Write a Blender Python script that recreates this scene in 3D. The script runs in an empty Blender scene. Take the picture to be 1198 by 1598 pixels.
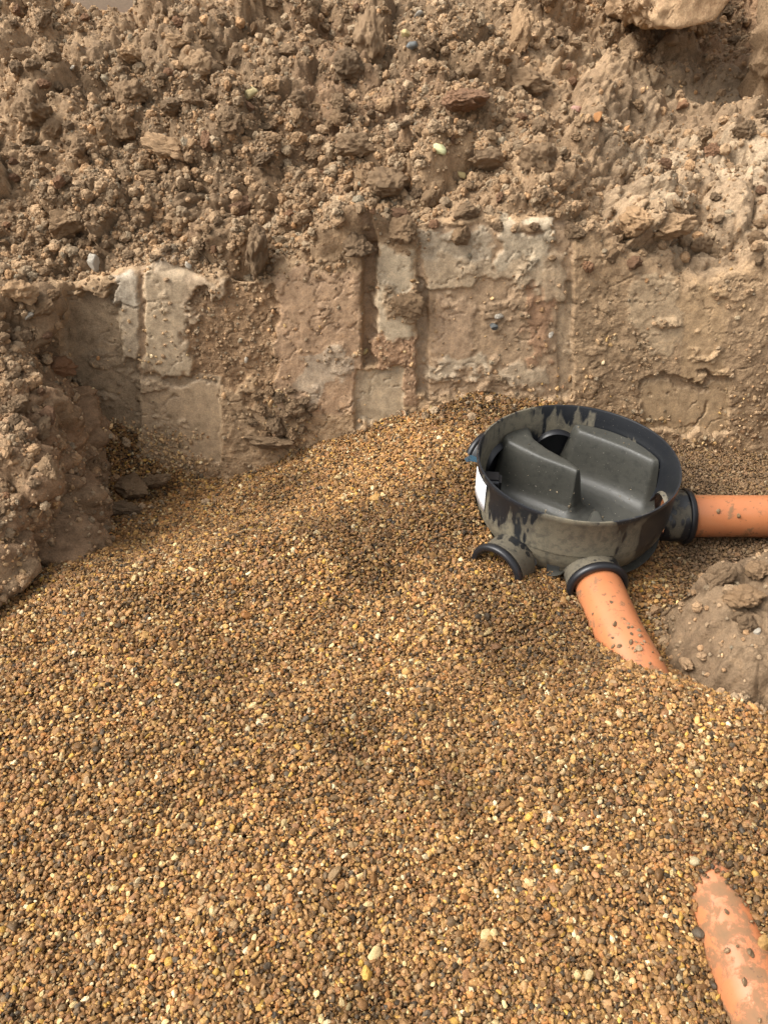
import bpy, bmesh, math, random
import numpy as np
from mathutils import Vector, Matrix, Euler

# ------------------------------------------------------------------ camera, sky, sun, exposure
S = bpy.context.scene
C = S.collection
PITCH = math.radians(39.5); FPX = 1242.0; EYE = 1.5
cam_d = bpy.data.cameras.new('camera'); cam = bpy.data.objects.new('camera', cam_d); C.objects.link(cam)
cam.location = (0, 0, EYE); cam.rotation_euler = (math.pi/2 - PITCH, 0, 0)
cam_d.sensor_fit = 'VERTICAL'; cam_d.sensor_height = 24.0; cam_d.lens = 24.0*FPX/1598.0
cam_d.clip_start = 0.02; cam_d.clip_end = 800
S.camera = cam
SUN_ELEV, SUN_AZ = math.radians(50), math.radians(-98)      # azimuth from +Y, clockwise: the light comes from the left
w = bpy.data.worlds.new('World'); S.world = w; w.use_nodes = True
nt = w.node_tree; nt.nodes.clear()
sky = nt.nodes.new('ShaderNodeTexSky'); sky.sky_type = 'NISHITA'; sky.sun_disc = False
sky.sun_elevation = SUN_ELEV; sky.sun_rotation = SUN_AZ
sky.air_density = 1.0; sky.dust_density = 6.0; sky.ozone_density = 0.6; sky.altitude = 0
hs = nt.nodes.new('ShaderNodeHueSaturation'); hs.inputs['Saturation'].default_value = 0.15
bg = nt.nodes.new('ShaderNodeBackground'); bg.inputs['Strength'].default_value = 0.15
wo = nt.nodes.new('ShaderNodeOutputWorld')
nt.links.new(sky.outputs[0], hs.inputs['Color']); nt.links.new(hs.outputs[0], bg.inputs[0]); nt.links.new(bg.outputs[0], wo.inputs[0])
sd = bpy.data.lights.new('sun', 'SUN'); sd.energy = 1.3; sd.angle = math.radians(30); sd.color = (1.0, 0.93, 0.83)
sun = bpy.data.objects.new('sun', sd); C.objects.link(sun)
dirv = Vector((math.sin(SUN_AZ)*math.cos(SUN_ELEV), math.cos(SUN_AZ)*math.cos(SUN_ELEV), math.sin(SUN_ELEV)))
sun.rotation_euler = dirv.to_track_quat('Z', 'Y').to_euler()
S.view_settings.view_transform = 'Standard'; S.view_settings.look = 'None'
S.view_settings.exposure = 0.96; S.view_settings.gamma = 1.0
S.render.engine = 'CYCLES'
S.cycles.max_bounces = 5; S.cycles.diffuse_bounces = 3

rng = np.random.default_rng(7); random.seed(7)

# ------------------------------------------------------------------ noise helpers (numpy)
def _h(ix, iy, seed):
    v = (ix.astype(np.int64)*374761393 + iy.astype(np.int64)*668265263 + seed*2246822519) & 0xFFFFFFFF
    v = ((v ^ (v >> 13))*1274126177) & 0xFFFFFFFF
    v = ((v ^ (v >> 16))*2654435761) & 0xFFFFFFFF
    return ((v ^ (v >> 15)) & 0xFFFFFF)/float(0xFFFFFF)
def vnoise(x, y, seed=0):
    ix = np.floor(x); iy = np.floor(y); fx = x-ix; fy = y-iy
    fx = fx*fx*fx*(fx*(fx*6-15)+10); fy = fy*fy*fy*(fy*(fy*6-15)+10)
    a = _h(ix, iy, seed); b = _h(ix+1, iy, seed); c = _h(ix, iy+1, seed); d = _h(ix+1, iy+1, seed)
    return (a*(1-fx)+b*fx)*(1-fy)+(c*(1-fx)+d*fx)*fy*1.0
def fbm(x, y, seed=0, oct=4, gain=.5):
    s = 0; a = 1; t = 0
    for o in range(oct):
        s = s + a*(vnoise(x*(2.03**o)+o*17.3, y*(2.03**o)-o*9.1, seed+o*13)-.5)*2; t += a; a *= gain
    return s/t
def worley(x, y, seed=0):
    ix = np.floor(x); iy = np.floor(y)
    f1 = np.full(x.shape, 9.0); f2 = f1.copy(); cid = np.zeros(x.shape)
    for dx in (-1, 0, 1):
        for dy in (-1, 0, 1):
            cx = ix+dx; cy = iy+dy
            px = cx+_h(cx, cy, seed); py = cy+_h(cx, cy, seed+5)
            d = np.hypot(px-x, py-y); r = _h(cx, cy, seed+9)
            n = d < f1
            f2 = np.where(n, f1, np.minimum(f2, d)); cid = np.where(n, r, cid); f1 = np.where(n, d, f1)
    return f1, f2, cid
def clods(x, y, size, seed):
    wx = x/size + .45*fbm(x/size*.9, y/size*.9, seed+31, 3); wy = y/size + .45*fbm(x/size*.9+7, y/size*.9-4, seed+57, 3)
    f1, f2, r = worley(wx, wy, seed)
    dome = np.sqrt(np.clip(1-(f1/.85)**2, 0, 1))
    edge = np.clip((f2-f1)*3.5, 0, 1)
    return (dome*.65+edge*.35)*(.25+.75*r*r*1.3)*size
def sstep(a, b, x):
    t = np.clip((x-a)/(b-a), 0, 1); return t*t*(3-2*t)
def project(P):
    x, y, z = P[..., 0], P[..., 1], P[..., 2]-EYE
    d = y*math.cos(PITCH)-z*math.sin(PITCH); v = y*math.sin(PITCH)+z*math.cos(PITCH)
    d = np.where(d < .05, .05, d)
    return 599+FPX*x/d, 799-FPX*v/d, d

# ------------------------------------------------------------------ object helpers
def tag(o, label=None, cat=None, group=None, kind=None):
    if label: o['label'] = label
    if cat: o['category'] = cat
    if group: o['group'] = group
    if kind: o['kind'] = kind
    return o
def link(name, me, parent=None, mat=None):
    o = bpy.data.objects.new(name, me); C.objects.link(o)
    if mat is not None and not me.materials: me.materials.append(mat)
    if parent: o.parent = parent; o.matrix_parent_inverse = Matrix.Translation(-parent.location)
    return o
def empty(name, loc):
    o = bpy.data.objects.new(name, None); C.objects.link(o); o.location = loc; o.empty_display_size = .05; return o
def sheet_mesh(name, P, colors=None, attrs=None, wrap=False):
    ny, nx = P.shape[:2]
    me = bpy.data.meshes.new(name)
    i = np.arange(ny*nx).reshape(ny, nx)
    if wrap: i = np.concatenate([i, i[:, :1]], 1)
    q = np.stack([i[:-1, :-1], i[:-1, 1:], i[1:, 1:], i[1:, :-1]], -1).reshape(-1, 4)
    me.vertices.add(ny*nx); me.vertices.foreach_set('co', P.reshape(-1).astype(np.float32))
    me.loops.add(q.size); me.loops.foreach_set('vertex_index', q.reshape(-1).astype(np.int32))
    me.polygons.add(len(q)); me.polygons.foreach_set('loop_start', (np.arange(len(q))*4).astype(np.int32))
    me.polygons.foreach_set('use_smooth', np.ones(len(q), bool))
    me.update(calc_edges=True)
    if colors is not None:
        a = me.color_attributes.new('tint', 'FLOAT_COLOR', 'POINT')
        c = np.ones((ny*nx, 4), np.float32); c[:, :3] = colors.reshape(-1, 3); a.data.foreach_set('color', c.reshape(-1))
    for k, v in (attrs or {}).items():
        a = me.attributes.new(k, 'FLOAT', 'POINT'); a.data.foreach_set('value', v.reshape(-1).astype(np.float32))
    return me
def normals(P, wrap=False):
    du = np.gradient(P, axis=1); dv = np.gradient(P, axis=0)
    n = np.cross(du, dv); n /= np.linalg.norm(n, axis=-1, keepdims=True)+1e-12
    return n

# ------------------------------------------------------------------ materials
def newmat(name):
    m = bpy.data.materials.new(name); m.use_nodes = True; t = m.node_tree; t.nodes.clear()
    o = t.nodes.new('ShaderNodeOutputMaterial'); b = t.nodes.new('ShaderNodeBsdfPrincipled')
    t.links.new(b.outputs[0], o.inputs[0]); return m, t, b
def N(t, kind, **kw):
    n = t.nodes.new(kind)
    for k, v in kw.items():
        if k in n.inputs.keys(): n.inputs[k].default_value = v
        else: setattr(n, k, v)
    return n
def noise(t, vec, scale, detail=6, rough=.6, dist=0):
    n = N(t, 'ShaderNodeTexNoise', Scale=scale, Detail=detail, Roughness=rough, Distortion=dist); t.links.new(vec, n.inputs['Vector']); return n
def ramp(t, fac, stops, interp='LINEAR'):
    r = t.nodes.new('ShaderNodeValToRGB'); r.color_ramp.interpolation = interp
    e = r.color_ramp.elements
    while len(e) < len(stops): e.new(.5)
    for k, (p, c) in enumerate(stops):
        e[k].position = p; e[k].color = (c[0], c[1], c[2], 1) if hasattr(c, '__len__') else (c, c, c, 1)
    t.links.new(fac, r.inputs[0]); return r
def mix(t, fac, a, b, mode='MIX'):
    m = t.nodes.new('ShaderNodeMix'); m.data_type = 'RGBA'; m.blend_type = mode
    for s, v in ((0, fac), (6, a), (7, b)):
        if hasattr(v, 'is_linked'): t.links.new(v, m.inputs[s])
        elif s == 0: m.inputs[0].default_value = v
        else: m.inputs[s].default_value = (v[0], v[1], v[2], 1)
    return m.outputs[2]
def bump(t, h, dist, strength=1.0, nrm=None):
    b = N(t, 'ShaderNodeBump', Distance=dist, Strength=strength); t.links.new(h, b.inputs['Height'])
    if nrm is not None: t.links.new(nrm, b.inputs['Normal'])
    return b.outputs[0]

def soil_sheet_mat():
    m, t, b = newmat('trench_soil'); g = N(t, 'ShaderNodeNewGeometry').outputs['Position']
    a = N(t, 'ShaderNodeAttribute', attribute_name='tint'); sm = N(t, 'ShaderNodeAttribute', attribute_name='smooth')
    n1 = noise(t, g, 38, 8, .65); n2 = noise(t, g, 260, 5, .7); n3 = noise(t, g, 9, 4)
    v = N(t, 'ShaderNodeTexVoronoi', Scale=110.0); t.links.new(g, v.inputs['Vector'])
    c = mix(t, 1.0, a.outputs['Color'], ramp(t, n1.outputs[0], [(.3, (.62, .60, .57)), (.52, (1, 1, 1)), (.72, (1.28, 1.25, 1.2))]).outputs[0], 'MULTIPLY')
    c = mix(t, .8, c, ramp(t, n2.outputs[0], [(.32, .62), (.5, 1.0), (.7, 1.3)]).outputs[0], 'MULTIPLY')
    t.links.new(c, b.inputs['Base Color'])
    b.inputs['Roughness'].default_value = .9; b.inputs['Specular IOR Level'].default_value = .25
    rr = ramp(t, sm.outputs['Fac'], [(0, .95), (1, .50)]); t.links.new(rr.outputs[0], b.inputs['Roughness'])
    # crumbly relief, weaker where the bucket smeared the clay smooth
    s = N(t, 'ShaderNodeMath', operation='MULTIPLY_ADD'); t.links.new(sm.outputs['Fac'], s.inputs[0]); s.inputs[1].default_value = -.85; s.inputs[2].default_value = 1.0
    b1 = N(t, 'ShaderNodeBump', Distance=.006); t.links.new(n1.outputs[0], b1.inputs['Height']); t.links.new(s.outputs[0], b1.inputs['Strength'])
    b2 = N(t, 'ShaderNodeBump', Distance=.0025); t.links.new(n2.outputs[0], b2.inputs['Height']); t.links.new(s.outputs[0], b2.inputs['Strength']); t.links.new(b1.outputs[0], b2.inputs['Normal'])
    b3 = N(t, 'ShaderNodeBump', Distance=.003); t.links.new(v.outputs['Distance'], b3.inputs['Height']); b3.invert = True
    s3 = N(t, 'ShaderNodeMath', operation='MULTIPLY'); t.links.new(s.outputs[0], s3.inputs[0]); s3.inputs[1].default_value = .6
    t.links.new(s3.outputs[0], b3.inputs['Strength']); t.links.new(b2.outputs[0], b3.inputs['Normal'])
    t.links.new(b3.outputs[0], b.inputs['Normal']); return m
def clod_mat(name, c1, c2, rough=.92, bumpd=.004, inst=False, scale=45):
    m, t, b = newmat(name); tc = N(t, 'ShaderNodeTexCoord').outputs['Object']
    if inst: tc = N(t, 'ShaderNodeNewGeometry').outputs['Position']
    n1 = noise(t, tc, scale, 8, .65); n2 = noise(t, tc, scale*5, 4, .7)
    c = ramp(t, n1.outputs[0], [(.32, c1), (.68, c2)]).outputs[0]
    if inst:
        a = N(t, 'ShaderNodeAttribute', attribute_type='INSTANCER', attribute_name='pcol')
        c = mix(t, 1.0, a.outputs['Color'], ramp(t, n1.outputs[0], [(.3, .7), (.7, 1.25)]).outputs[0], 'MULTIPLY')
    else:
        oi = N(t, 'ShaderNodeObjectInfo'); c = mix(t, 1.0, c, ramp(t, oi.outputs['Random'], [(0, (.74, .74, .74)), (.5, (1, .99, .97)), (1, (1.24, 1.18, 1.1))]).outputs[0], 'MULTIPLY')
    c = mix(t, .7, c, ramp(t, n2.outputs[0], [(.3, .7), (.7, 1.3)]).outputs[0], 'MULTIPLY')
    t.links.new(c, b.inputs['Base Color']); b.inputs['Roughness'].default_value = rough; b.inputs['Specular IOR Level'].default_value = .25
    t.links.new(bump(t, n2.outputs[0], bumpd*.5, .8, bump(t, n1.outputs[0], bumpd*1.6, .9)), b.inputs['Normal']); return m
def pebble_mat():
    m, t, b = newmat('pebble'); g = N(t, 'ShaderNodeNewGeometry').outputs['Position']
    a = N(t, 'ShaderNodeAttribute', attribute_type='INSTANCER', attribute_name='pcol')
    n1 = noise(t, g, 330, 4, .6)
    c = mix(t, 1.0, a.outputs['Color'], ramp(t, n1.outputs[0], [(.3, (.72, .70, .66)), (.7, (1.22, 1.2, 1.18))]).outputs[0], 'MULTIPLY')
    t.links.new(c, b.inputs['Base Color']); b.inputs['Roughness'].default_value = .55; b.inputs['Specular IOR Level'].default_value = .22
    t.links.new(bump(t, n1.outputs[0], .0008, .5), b.inputs['Normal']); return m
def flat_mat(name, c1, c2, scale, rough=.9):
    m, t, b = newmat(name); g = N(t, 'ShaderNodeNewGeometry').outputs['Position']
    v = N(t, 'ShaderNodeTexVoronoi', Scale=scale); t.links.new(g, v.inputs['Vector']); n = noise(t, g, scale*.2, 6)
    c = mix(t, .6, ramp(t, n.outputs[0], [(.35, c1), (.65, c2)]).outputs[0], ramp(t, v.outputs['Distance'], [(.1, 1.2), (.7, .5)]).outputs[0], 'MULTIPLY')
    t.links.new(c, b.inputs['Base Color']); b.inputs['Roughness'].default_value = rough
    t.links.new(bump(t, v.outputs['Distance'], -.006), b.inputs['Normal']); return m
def plastic_mat(name, base, mud, mode):
    """black polypropylene with a dried film of grey clay; mode picks how the film lies"""
    m, t, b = newmat(name); tc = N(t, 'ShaderNodeNewGeometry').outputs['Position']
    sp = N(t, 'ShaderNodeSeparateXYZ'); t.links.new(tc, sp.inputs[0])
    mp = N(t, 'ShaderNodeMapping'); t.links.new(tc, mp.inputs[0]); mp.inputs['Scale'].default_value = (1, 1, .30)
    big = noise(t, mp.outputs[0], 15 if mode != 'dusty' else 7, 5, .55, .15); fine = noise(t, tc, 420, 3, .7); mid = noise(t, tc, 60, 6, .6)
    fac = N(t, 'ShaderNodeMath', operation='MULTIPLY_ADD'); t.links.new(big.outputs[0], fac.inputs[0]); fac.inputs[1].default_value = 1.0
    if mode == 'wall':          # film thick below, wiped off near the rim and on the right-hand side
        z = N(t, 'ShaderNodeMapRange'); t.links.new(sp.outputs['Z'], z.inputs[0]); z.inputs[1].default_value = .16; z.inputs[2].default_value = .345; z.inputs[3].default_value = .20; z.inputs[4].default_value = -.125
        x = N(t, 'ShaderNodeMapRange'); t.links.new(sp.outputs['X'], x.inputs[0]); x.inputs[1].default_value = .52; x.inputs[2].default_value = .68; x.inputs[3].default_value = .06; x.inputs[4].default_value = -.17
        ad = N(t, 'ShaderNodeMath', operation='ADD'); t.links.new(z.outputs[0], ad.inputs[0]); t.links.new(x.outputs[0], ad.inputs[1])
        t.links.new(ad.outputs[0], fac.inputs[2]); stops = [(.485, .03), (.52, .55), (.62, .9)]
    elif mode == 'dusty':
        fac.inputs[2].default_value = .1; stops = [(.3, .55), (.75, .72)]
    else:
        fac.inputs[2].default_value = 0; stops = [(.46, .06), (.50, .85)]
    vr = N(t, 'ShaderNodeTexVoronoi', Scale=62.0); vr.inputs['Randomness'].default_value = .8; t.links.new(mp.outputs[0], vr.inputs['Vector'])
    dab = ramp(t, vr.outputs['Distance'], [(.25, -0.0), (.40, 1)]); f2 = N(t, 'ShaderNodeMath', operation='MULTIPLY_ADD'); t.links.new(dab.outputs[0], f2.inputs[0]); f2.inputs[1].default_value = .07; f2.inputs[2].default_value = -.045
    f3 = N(t, 'ShaderNodeMath', operation='ADD'); t.links.new(fac.outputs[0], f3.inputs[0]); t.links.new(f2.outputs[0], f3.inputs[1])
    msk = ramp(t, f3.outputs[0], stops)
    sc = ramp(t, mid.outputs[0], [(.36, .62), (.52, 1.0)])
    mk = mix(t, 1.0, msk.outputs[0], sc.outputs[0], 'MULTIPLY')
    mudc = mix(t, .6, mud, ramp(t, fine.outputs[0], [(.3, .7), (.6, 1.1), (.75, 1.6)]).outputs[0], 'MULTIPLY')
    c = mix(t, mk, base, mudc)
    spk = ramp(t, noise(t, tc, 300, 2, .5).outputs[0], [(.735, 0), (.76, 1)])
    c = mix(t, spk.outputs[0], c, (.42, .38, .30))
    t.links.new(c, b.inputs['Base Color'])
    r = ramp(t, mk, [(0, .30), (.6, .52 if mode == 'dusty' else .7)]); t.links.new(r.outputs[0], b.inputs['Roughness'])
    t.links.new(bump(t, mk, .0006, .6, bump(t, mid.outputs[0], .0008, .4)), b.inputs['Normal']); return m
def pipe_mat():
    m, t, b = newmat('terracotta_plastic'); g = N(t, 'ShaderNodeNewGeometry').outputs['Position']
    at = N(t, 'ShaderNodeAttribute', attribute_name='dirt')
    n1 = noise(t, g, 24, 9, .68, .3); n2 = noise(t, g, 90, 5, .6); n3 = noise(t, g, 5, 3)
    base = ramp(t, n3.outputs[0], [(.35, (.41, .145, .058)), (.65, (.46, .170, .070))]).outputs[0]
    sp_ = N(t, 'ShaderNodeSeparateXYZ'); t.links.new(g, sp_.inputs[0])
    yr = N(t, 'ShaderNodeMapRange'); t.links.new(sp_.outputs['Y'], yr.inputs[0]); yr.inputs[1].default_value = .72; yr.inputs[2].default_value = .98; yr.inputs[3].default_value = .022; yr.inputs[4].default_value = -.07
    zr = N(t, 'ShaderNodeMapRange'); t.links.new(sp_.outputs['Z'], zr.inputs[0]); zr.inputs[1].default_value = .12; zr.inputs[2].default_value = .19; zr.inputs[3].default_value = .09; zr.inputs[4].default_value = 0
    f0 = N(t, 'ShaderNodeMath', operation='ADD'); t.links.new(yr.outputs[0], f0.inputs[0]); t.links.new(zr.outputs[0], f0.inputs[1])
    f = N(t, 'ShaderNodeMath', operation='ADD'); t.links.new(n1.outputs[0], f.inputs[0]); t.links.new(f0.outputs[0], f.inputs[1])
    mk = ramp(t, f.outputs[0], [(.50, 0), (.565, .72), (.72, .95)]).outputs[0]
    c = mix(t, mk, base, (.155, .094, .043))
    sp = ramp(t, n2.outputs[0], [(.63, 0), (.66, .7)]).outputs[0]
    c = mix(t, sp, c, (.11, .065, .035))
    dust = ramp(t, n1.outputs[0], [(.2, .22), (.5, 0.02)]).outputs[0]
    c = mix(t, dust, c, (.44, .25, .14))
    t.links.new(c, b.inputs['Base Color']); r = ramp(t, mk, [(0, .30), (.5, .8)]); t.links.new(r.outputs[0], b.inputs['Roughness'])
    t.links.new(bump(t, mk, .0008, .5), b.inputs['Normal']); return m

M_SOIL = soil_sheet_mat()
M_CLOD = clod_mat('clod_soil', (.205, .134, .075), (.38, .256, .150))
M_SAND = clod_mat('sandy_clod_soil', (.36, .225, .125), (.56, .385, .225))
M_RED = clod_mat('reddish_clod_soil', (.23, .125, .07), (.36, .21, .12))
M_CRUMB = clod_mat('crumb_soil', (1, 1, 1), (1, 1, 1), inst=True, scale=70)
M_PEB = pebble_mat()
M_BED = flat_mat('gravel_bed', (.035, .023, .011), (.075, .048, .022), 120)  # near-black bed paints the shade in gaps between the stones
M_GREYSTONE = clod_mat('pale_stone', (.30, .26, .20), (.56, .51, .43), rough=.6, bumpd=.0015)
M_YELLOWSTONE = clod_mat('yellow_stone', (.50, .38, .17), (.66, .56, .30), rough=.6, bumpd=.0015)
M_GREENSTONE = clod_mat('lime_stone', (.56, .56, .28), (.72, .72, .44), rough=.6, bumpd=.0015)
M_PINKSTONE = clod_mat('pink_stone', (.36, .20, .16), (.50, .32, .26), rough=.7, bumpd=.0015)
M_ORANGESTONE = clod_mat('orange_clod', (.42, .18, .06), (.60, .30, .12), rough=.8, bumpd=.002)
M_BLUESTONE = clod_mat('blue_grey_stone', (.09, .10, .10), (.20, .205, .20), rough=.5, bumpd=.0015)
M_BLACK = plastic_mat('black_plastic', (.009, .011, .015), (.175, .150, .100), 'wall')
M_COLLAR = plastic_mat('socket_plastic', (.009, .011, .015), (.150, .128, .088), 'patch')
M_BENCH = plastic_mat('benching_plastic', (.020, .021, .019), (.060, .057, .045), 'dusty')
M_PIPE = pipe_mat()
m, t, b = newmat('seal_rubber'); b.inputs['Base Color'].default_value = (.012, .012, .014, 1); b.inputs['Roughness'].default_value = .4; M_RUBBER = m
m, t, b = newmat('sticker_paper'); b.inputs['Base Color'].default_value = (.78, .78, .80, 1); b.inputs['Roughness'].default_value = .5; M_STICKER = m
m, t, b = newmat('blue_plastic'); b.inputs['Base Color'].default_value = (.012, .045, .07, 1); b.inputs['Roughness'].default_value = .4; M_BLUE = m

# ------------------------------------------------------------------ terrain shapes
TAN = np.array((.385, .258, .148)); DARKB = np.array((.205, .132, .074)); PALE = np.array((.42, .315, .205)); GREY = np.array((.320, .275, .215)); REDB = np.array((.31, .178, .10))
def soil_tint(x, y, seed, S_=None):
    n = fbm(x*3.1, y*3.1, seed, 4); n2 = fbm(x*11, y*11, seed+3, 4); n3 = fbm(x*1.3+5, y*1.3, seed+8, 3)
    f = np.clip(.5+.55*n+.35*n2, 0, 1)[..., None]
    c = DARKB*(1-f)+TAN*1.06*f
    r = sstep(.15, .5, n3+.4*n2)[..., None]*.45
    return c*(1-r)+REDB*r
def rough_disp(x, s, seed, k=1.0):
    big = fbm(x*2.2, s*2.2, seed, 3)*.045+fbm(x*6, s*6, seed+2, 3)*.022
    d = big+clods(x, s, .17, seed+11)*.66+clods(x+3, s-2, .075, seed+12)*.60+clods(x-5, s+4, .032, seed+13)*.5+clods(x+9, s+8, .016, seed+14)*.4
    return (d-.06)*k

# --- back wall of the trench and the spoil bank above it, one continuous strip of ground
NA = 960
a = np.linspace(-1.36, 1.74, NA)
def lerp(x, xs, zs): return np.interp(x, xs, zs)
xt = a*1.08
zt = lerp(xt, [-1.4, -1.07, -.79, -.62, -.35, -.22, -.067, .1, .25, .45, .55, .70, .85, 1.04, 1.4], [.57, .575, .60, .635, .60, .66, .715, .755, .765, .76, .70, .63, .60, .665, .68])
zt = zt + .018*fbm(xt*9, xt*0, 3, 3)
L = lambda l, c, r: lerp(xt, [-1.2, -.2, .35, .85, 1.5], [l, l*.6+c*.4, c, r, r])
ctrl = [(2.00+0*a, -.25+0*a), (2.115+0*a, zt-.02), (2.15+0*a, zt+.005), (2.24+0*a, zt+.05), (2.5+0*a, L(.83, .86, .765)), (2.9+0*a, L(.955, .965, .825)), (3.3+0*a, L(1.062, 1.09, .85)), (3.75+0*a, L(.93, 1.2, 1.02)), (4.4+0*a, L(.74, 1.32, 1.42))]
rows = [250, 14, 36, 80, 90, 70, 55, 50]
Y = []; Z = []
for k, n in enumerate(rows):
    tt = np.linspace(0, 1, n, endpoint=False)[:, None]
    Y.append(ctrl[k][0]*(1-tt)+ctrl[k+1][0]*tt); Z.append(ctrl[k][1]*(1-tt)+ctrl[k+1][1]*tt)
Y.append(ctrl[-1][0][None]); Z.append(ctrl[-1][1][None]); Y = np.concatenate(Y); Z = np.concatenate(Z)
def smooth_rows(A, r):
    ker = np.hanning(2*r+3)[1:-1]; ker /= ker.sum(); p = np.pad(A, ((r, r), (0, 0)), mode='edge'); out = np.zeros_like(A)
    for i, kv in enumerate(ker): out += kv*p[i:i+A.shape[0]]
    return out
Y = smooth_rows(Y, 9); Z = smooth_rows(Z, 9)
X = a[None]*(.55+.25*Y); P = np.stack([X, Y, Z], -1)
WROW = 262
arc = np.concatenate([np.zeros((1, NA)), np.cumsum(np.hypot(np.diff(Y, axis=0), np.diff(Z, axis=0)), 0)], 0)
Nn = normals(P)
if Nn[50, 50, 1] > 0: Nn = -Nn
px, py, _ = project(P)
wallw = 1-sstep(-8, 10, np.arange(P.shape[0])[:, None]-WROW+4*fbm(X*8, arc*8, 5, 3)*3)*np.ones_like(X)
D = rough_disp(X, arc, 20)
Dw = fbm(X*3, arc*3, 40, 3)*.016+clods(X, arc, .06, 41)*.10+clods(X, arc, .022, 42)*.15+clods(X, arc, .011, 43)*.2+fbm(X*30, arc*22, 44, 4)*.005
# bucket marks: x0 x1 y0 y1 in the photograph, smoothness, depth (towards the viewer +), colour; slots and ledge lines carry painted shade
PATCH = [(100, 219, 455, 720, 0.85, -0.0292, (0.275, 0.215, 0.15), 5),
 (176, 217, 424, 480, 0.9, 0.0012, (0.372, 0.335, 0.279), 5),
 (190, 217, 480, 560, 0.88, -0.0013, (0.34, 0.28, 0.21), 6),
 (216, 226, 410, 600, 0.8, -0.0077, (0.25, 0.175, 0.115), 1.5),
 (225, 296, 405, 585, 0.95, 0.0078, (0.372, 0.302, 0.219), 4),
 (290, 350, 425, 505, 0.82, 0.006, (0.36, 0.28, 0.2), 8),
 (296, 432, 455, 610, 0, -0.0144, (0.27, 0.178, 0.108), 12),
 (218, 345, 590, 712, 0.95, 0.0012, (0.335, 0.255, 0.175), 2),
 (222, 340, 590, 603, 0.9, -0.0052, (0.23, 0.175, 0.12), 2),
 (432, 566, 425, 645, 0.67, 0.0036, (0.33, 0.225, 0.15), 6),
 (445, 560, 440, 500, 0.88, 0.0054, (0.36, 0.25, 0.165), 8),
 (470, 540, 540, 605, 0.85, 0.0048, (0.345, 0.285, 0.22), 9),
 (566, 588, 352, 572, 0.8, -0.0324, (0.235, 0.165, 0.11), 1.5),
 (588, 643, 384, 534, 1, 0.0054, (0.419, 0.358, 0.27), 4),
 (600, 655, 455, 500, 0, 0.0102, (0.27, 0.19, 0.12), 6),
 (585, 650, 532, 578, 0.05, 0.0042, (0.31, 0.195, 0.125), 5),
 (554, 628, 577, 665, 1, -0.0103, (0.358, 0.298, 0.219), 2),
 (628, 650, 560, 640, 0.42, 0.0036, (0.26, 0.17, 0.11), 3),
 (650, 893, 350, 618, 0.77, -0.0077, (0.33, 0.238, 0.16), 2.5),
 (650, 668, 440, 618, 0.95, -0.0194, (0.27, 0.205, 0.145), 2),
 (652, 765, 362, 412, 0.9, -0.0039, (0.36, 0.31, 0.24), 7),
 (775, 862, 345, 408, 0.85, 0.0006, (0.391, 0.339, 0.26), 9),
 (660, 882, 408, 448, 0.8, 0.0, (0.367, 0.293, 0.209), 7),
 (682, 735, 470, 560, 0.87, -0.0026, (0.355, 0.255, 0.175), 6),
 (665, 762, 562, 592, 0.9, -0.0026, (0.365, 0.305, 0.23), 6),
 (778, 852, 572, 606, 0.85, -0.0026, (0.365, 0.295, 0.215), 5),
 (870, 893, 440, 620, 0.9, -0.013, (0.315, 0.24, 0.165), 2),
 (820, 862, 450, 560, 0.72, -0.0052, (0.33, 0.2, 0.125), 7),
 (848, 880, 395, 465, 0.8, 0.0012, (0.36, 0.275, 0.19), 4),
 (985, 1060, 435, 530, 0.75, 0.0066, (0.372, 0.284, 0.191), 10),
 (1060, 1130, 450, 590, 0.8, 0.0054, (0.353, 0.251, 0.153), 7),
 (1000, 1137, 590, 678, 1, -0.0077, (0.335, 0.245, 0.155), 3),
 (1000, 1137, 588, 604, 0.7, -0.0168, (0.25, 0.175, 0.11), 3)]
SM = 0.30*np.ones_like(X); OF = np.zeros_like(X); TI = soil_tint(X, arc, 60)
TI = TI*(1-.5*wallw[..., None])+np.array((.33, .235, .155))*.5*wallw[..., None]
wn1 = fbm(px/26, py/26, 71, 4); wn2 = fbm(px/26+9, py/26+3, 72, 4); wb1 = fbm(px/7, py/7, 73, 3); wb2 = fbm(px/7+4, py/7+8, 74, 3)
for (x0, x1, y0, y1, sm, of, col, wp) in PATCH:
    qx = px+wp*wn1*2.2+wb1*2.0; qy = py+(wp+3)*wn2*3.2+wb2*2.5
    sof = (2.2 if wp < 4 else 4.5)*(1+.8*wn1)
    sof = np.clip(sof, 1.2, 9)
    mk = sstep(-sof, sof, qx-x0)*sstep(-sof, sof, x1-qx)*sstep(-sof, sof, qy-y0)*sstep(-sof, sof, y1-qy)
    mk = np.where(wallw > .02, mk, 0)
    mm = mk[..., None]
    SM = SM*(1-mk)+sm*mk; OF = OF*(1-mk)+of*mk; TI = TI*(1-mm*.8)+np.array(col)*np.array((1.02, .99, .97))*mm*.8
# plaster of smooth clay broken by rough spalls
spall = sstep(.26, .42, fbm(X*13, arc*17, 80, 4))
SMw = SM*(1-.75*spall*(SM < .97)); SMw = np.clip(SMw, 0, 1)
Dw = Dw*(1-SMw*.96)+OF+.0012*fbm(X*60, arc*3, 81, 3)*SMw - .004*SMw + .002*spall*(1-SMw)
# thin cracks and ledges
ck = np.abs(fbm(X*7, arc*11, 82, 4)); Dw -= .008*(1-sstep(0, .022, ck))*(1-.4*SMw)
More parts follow.
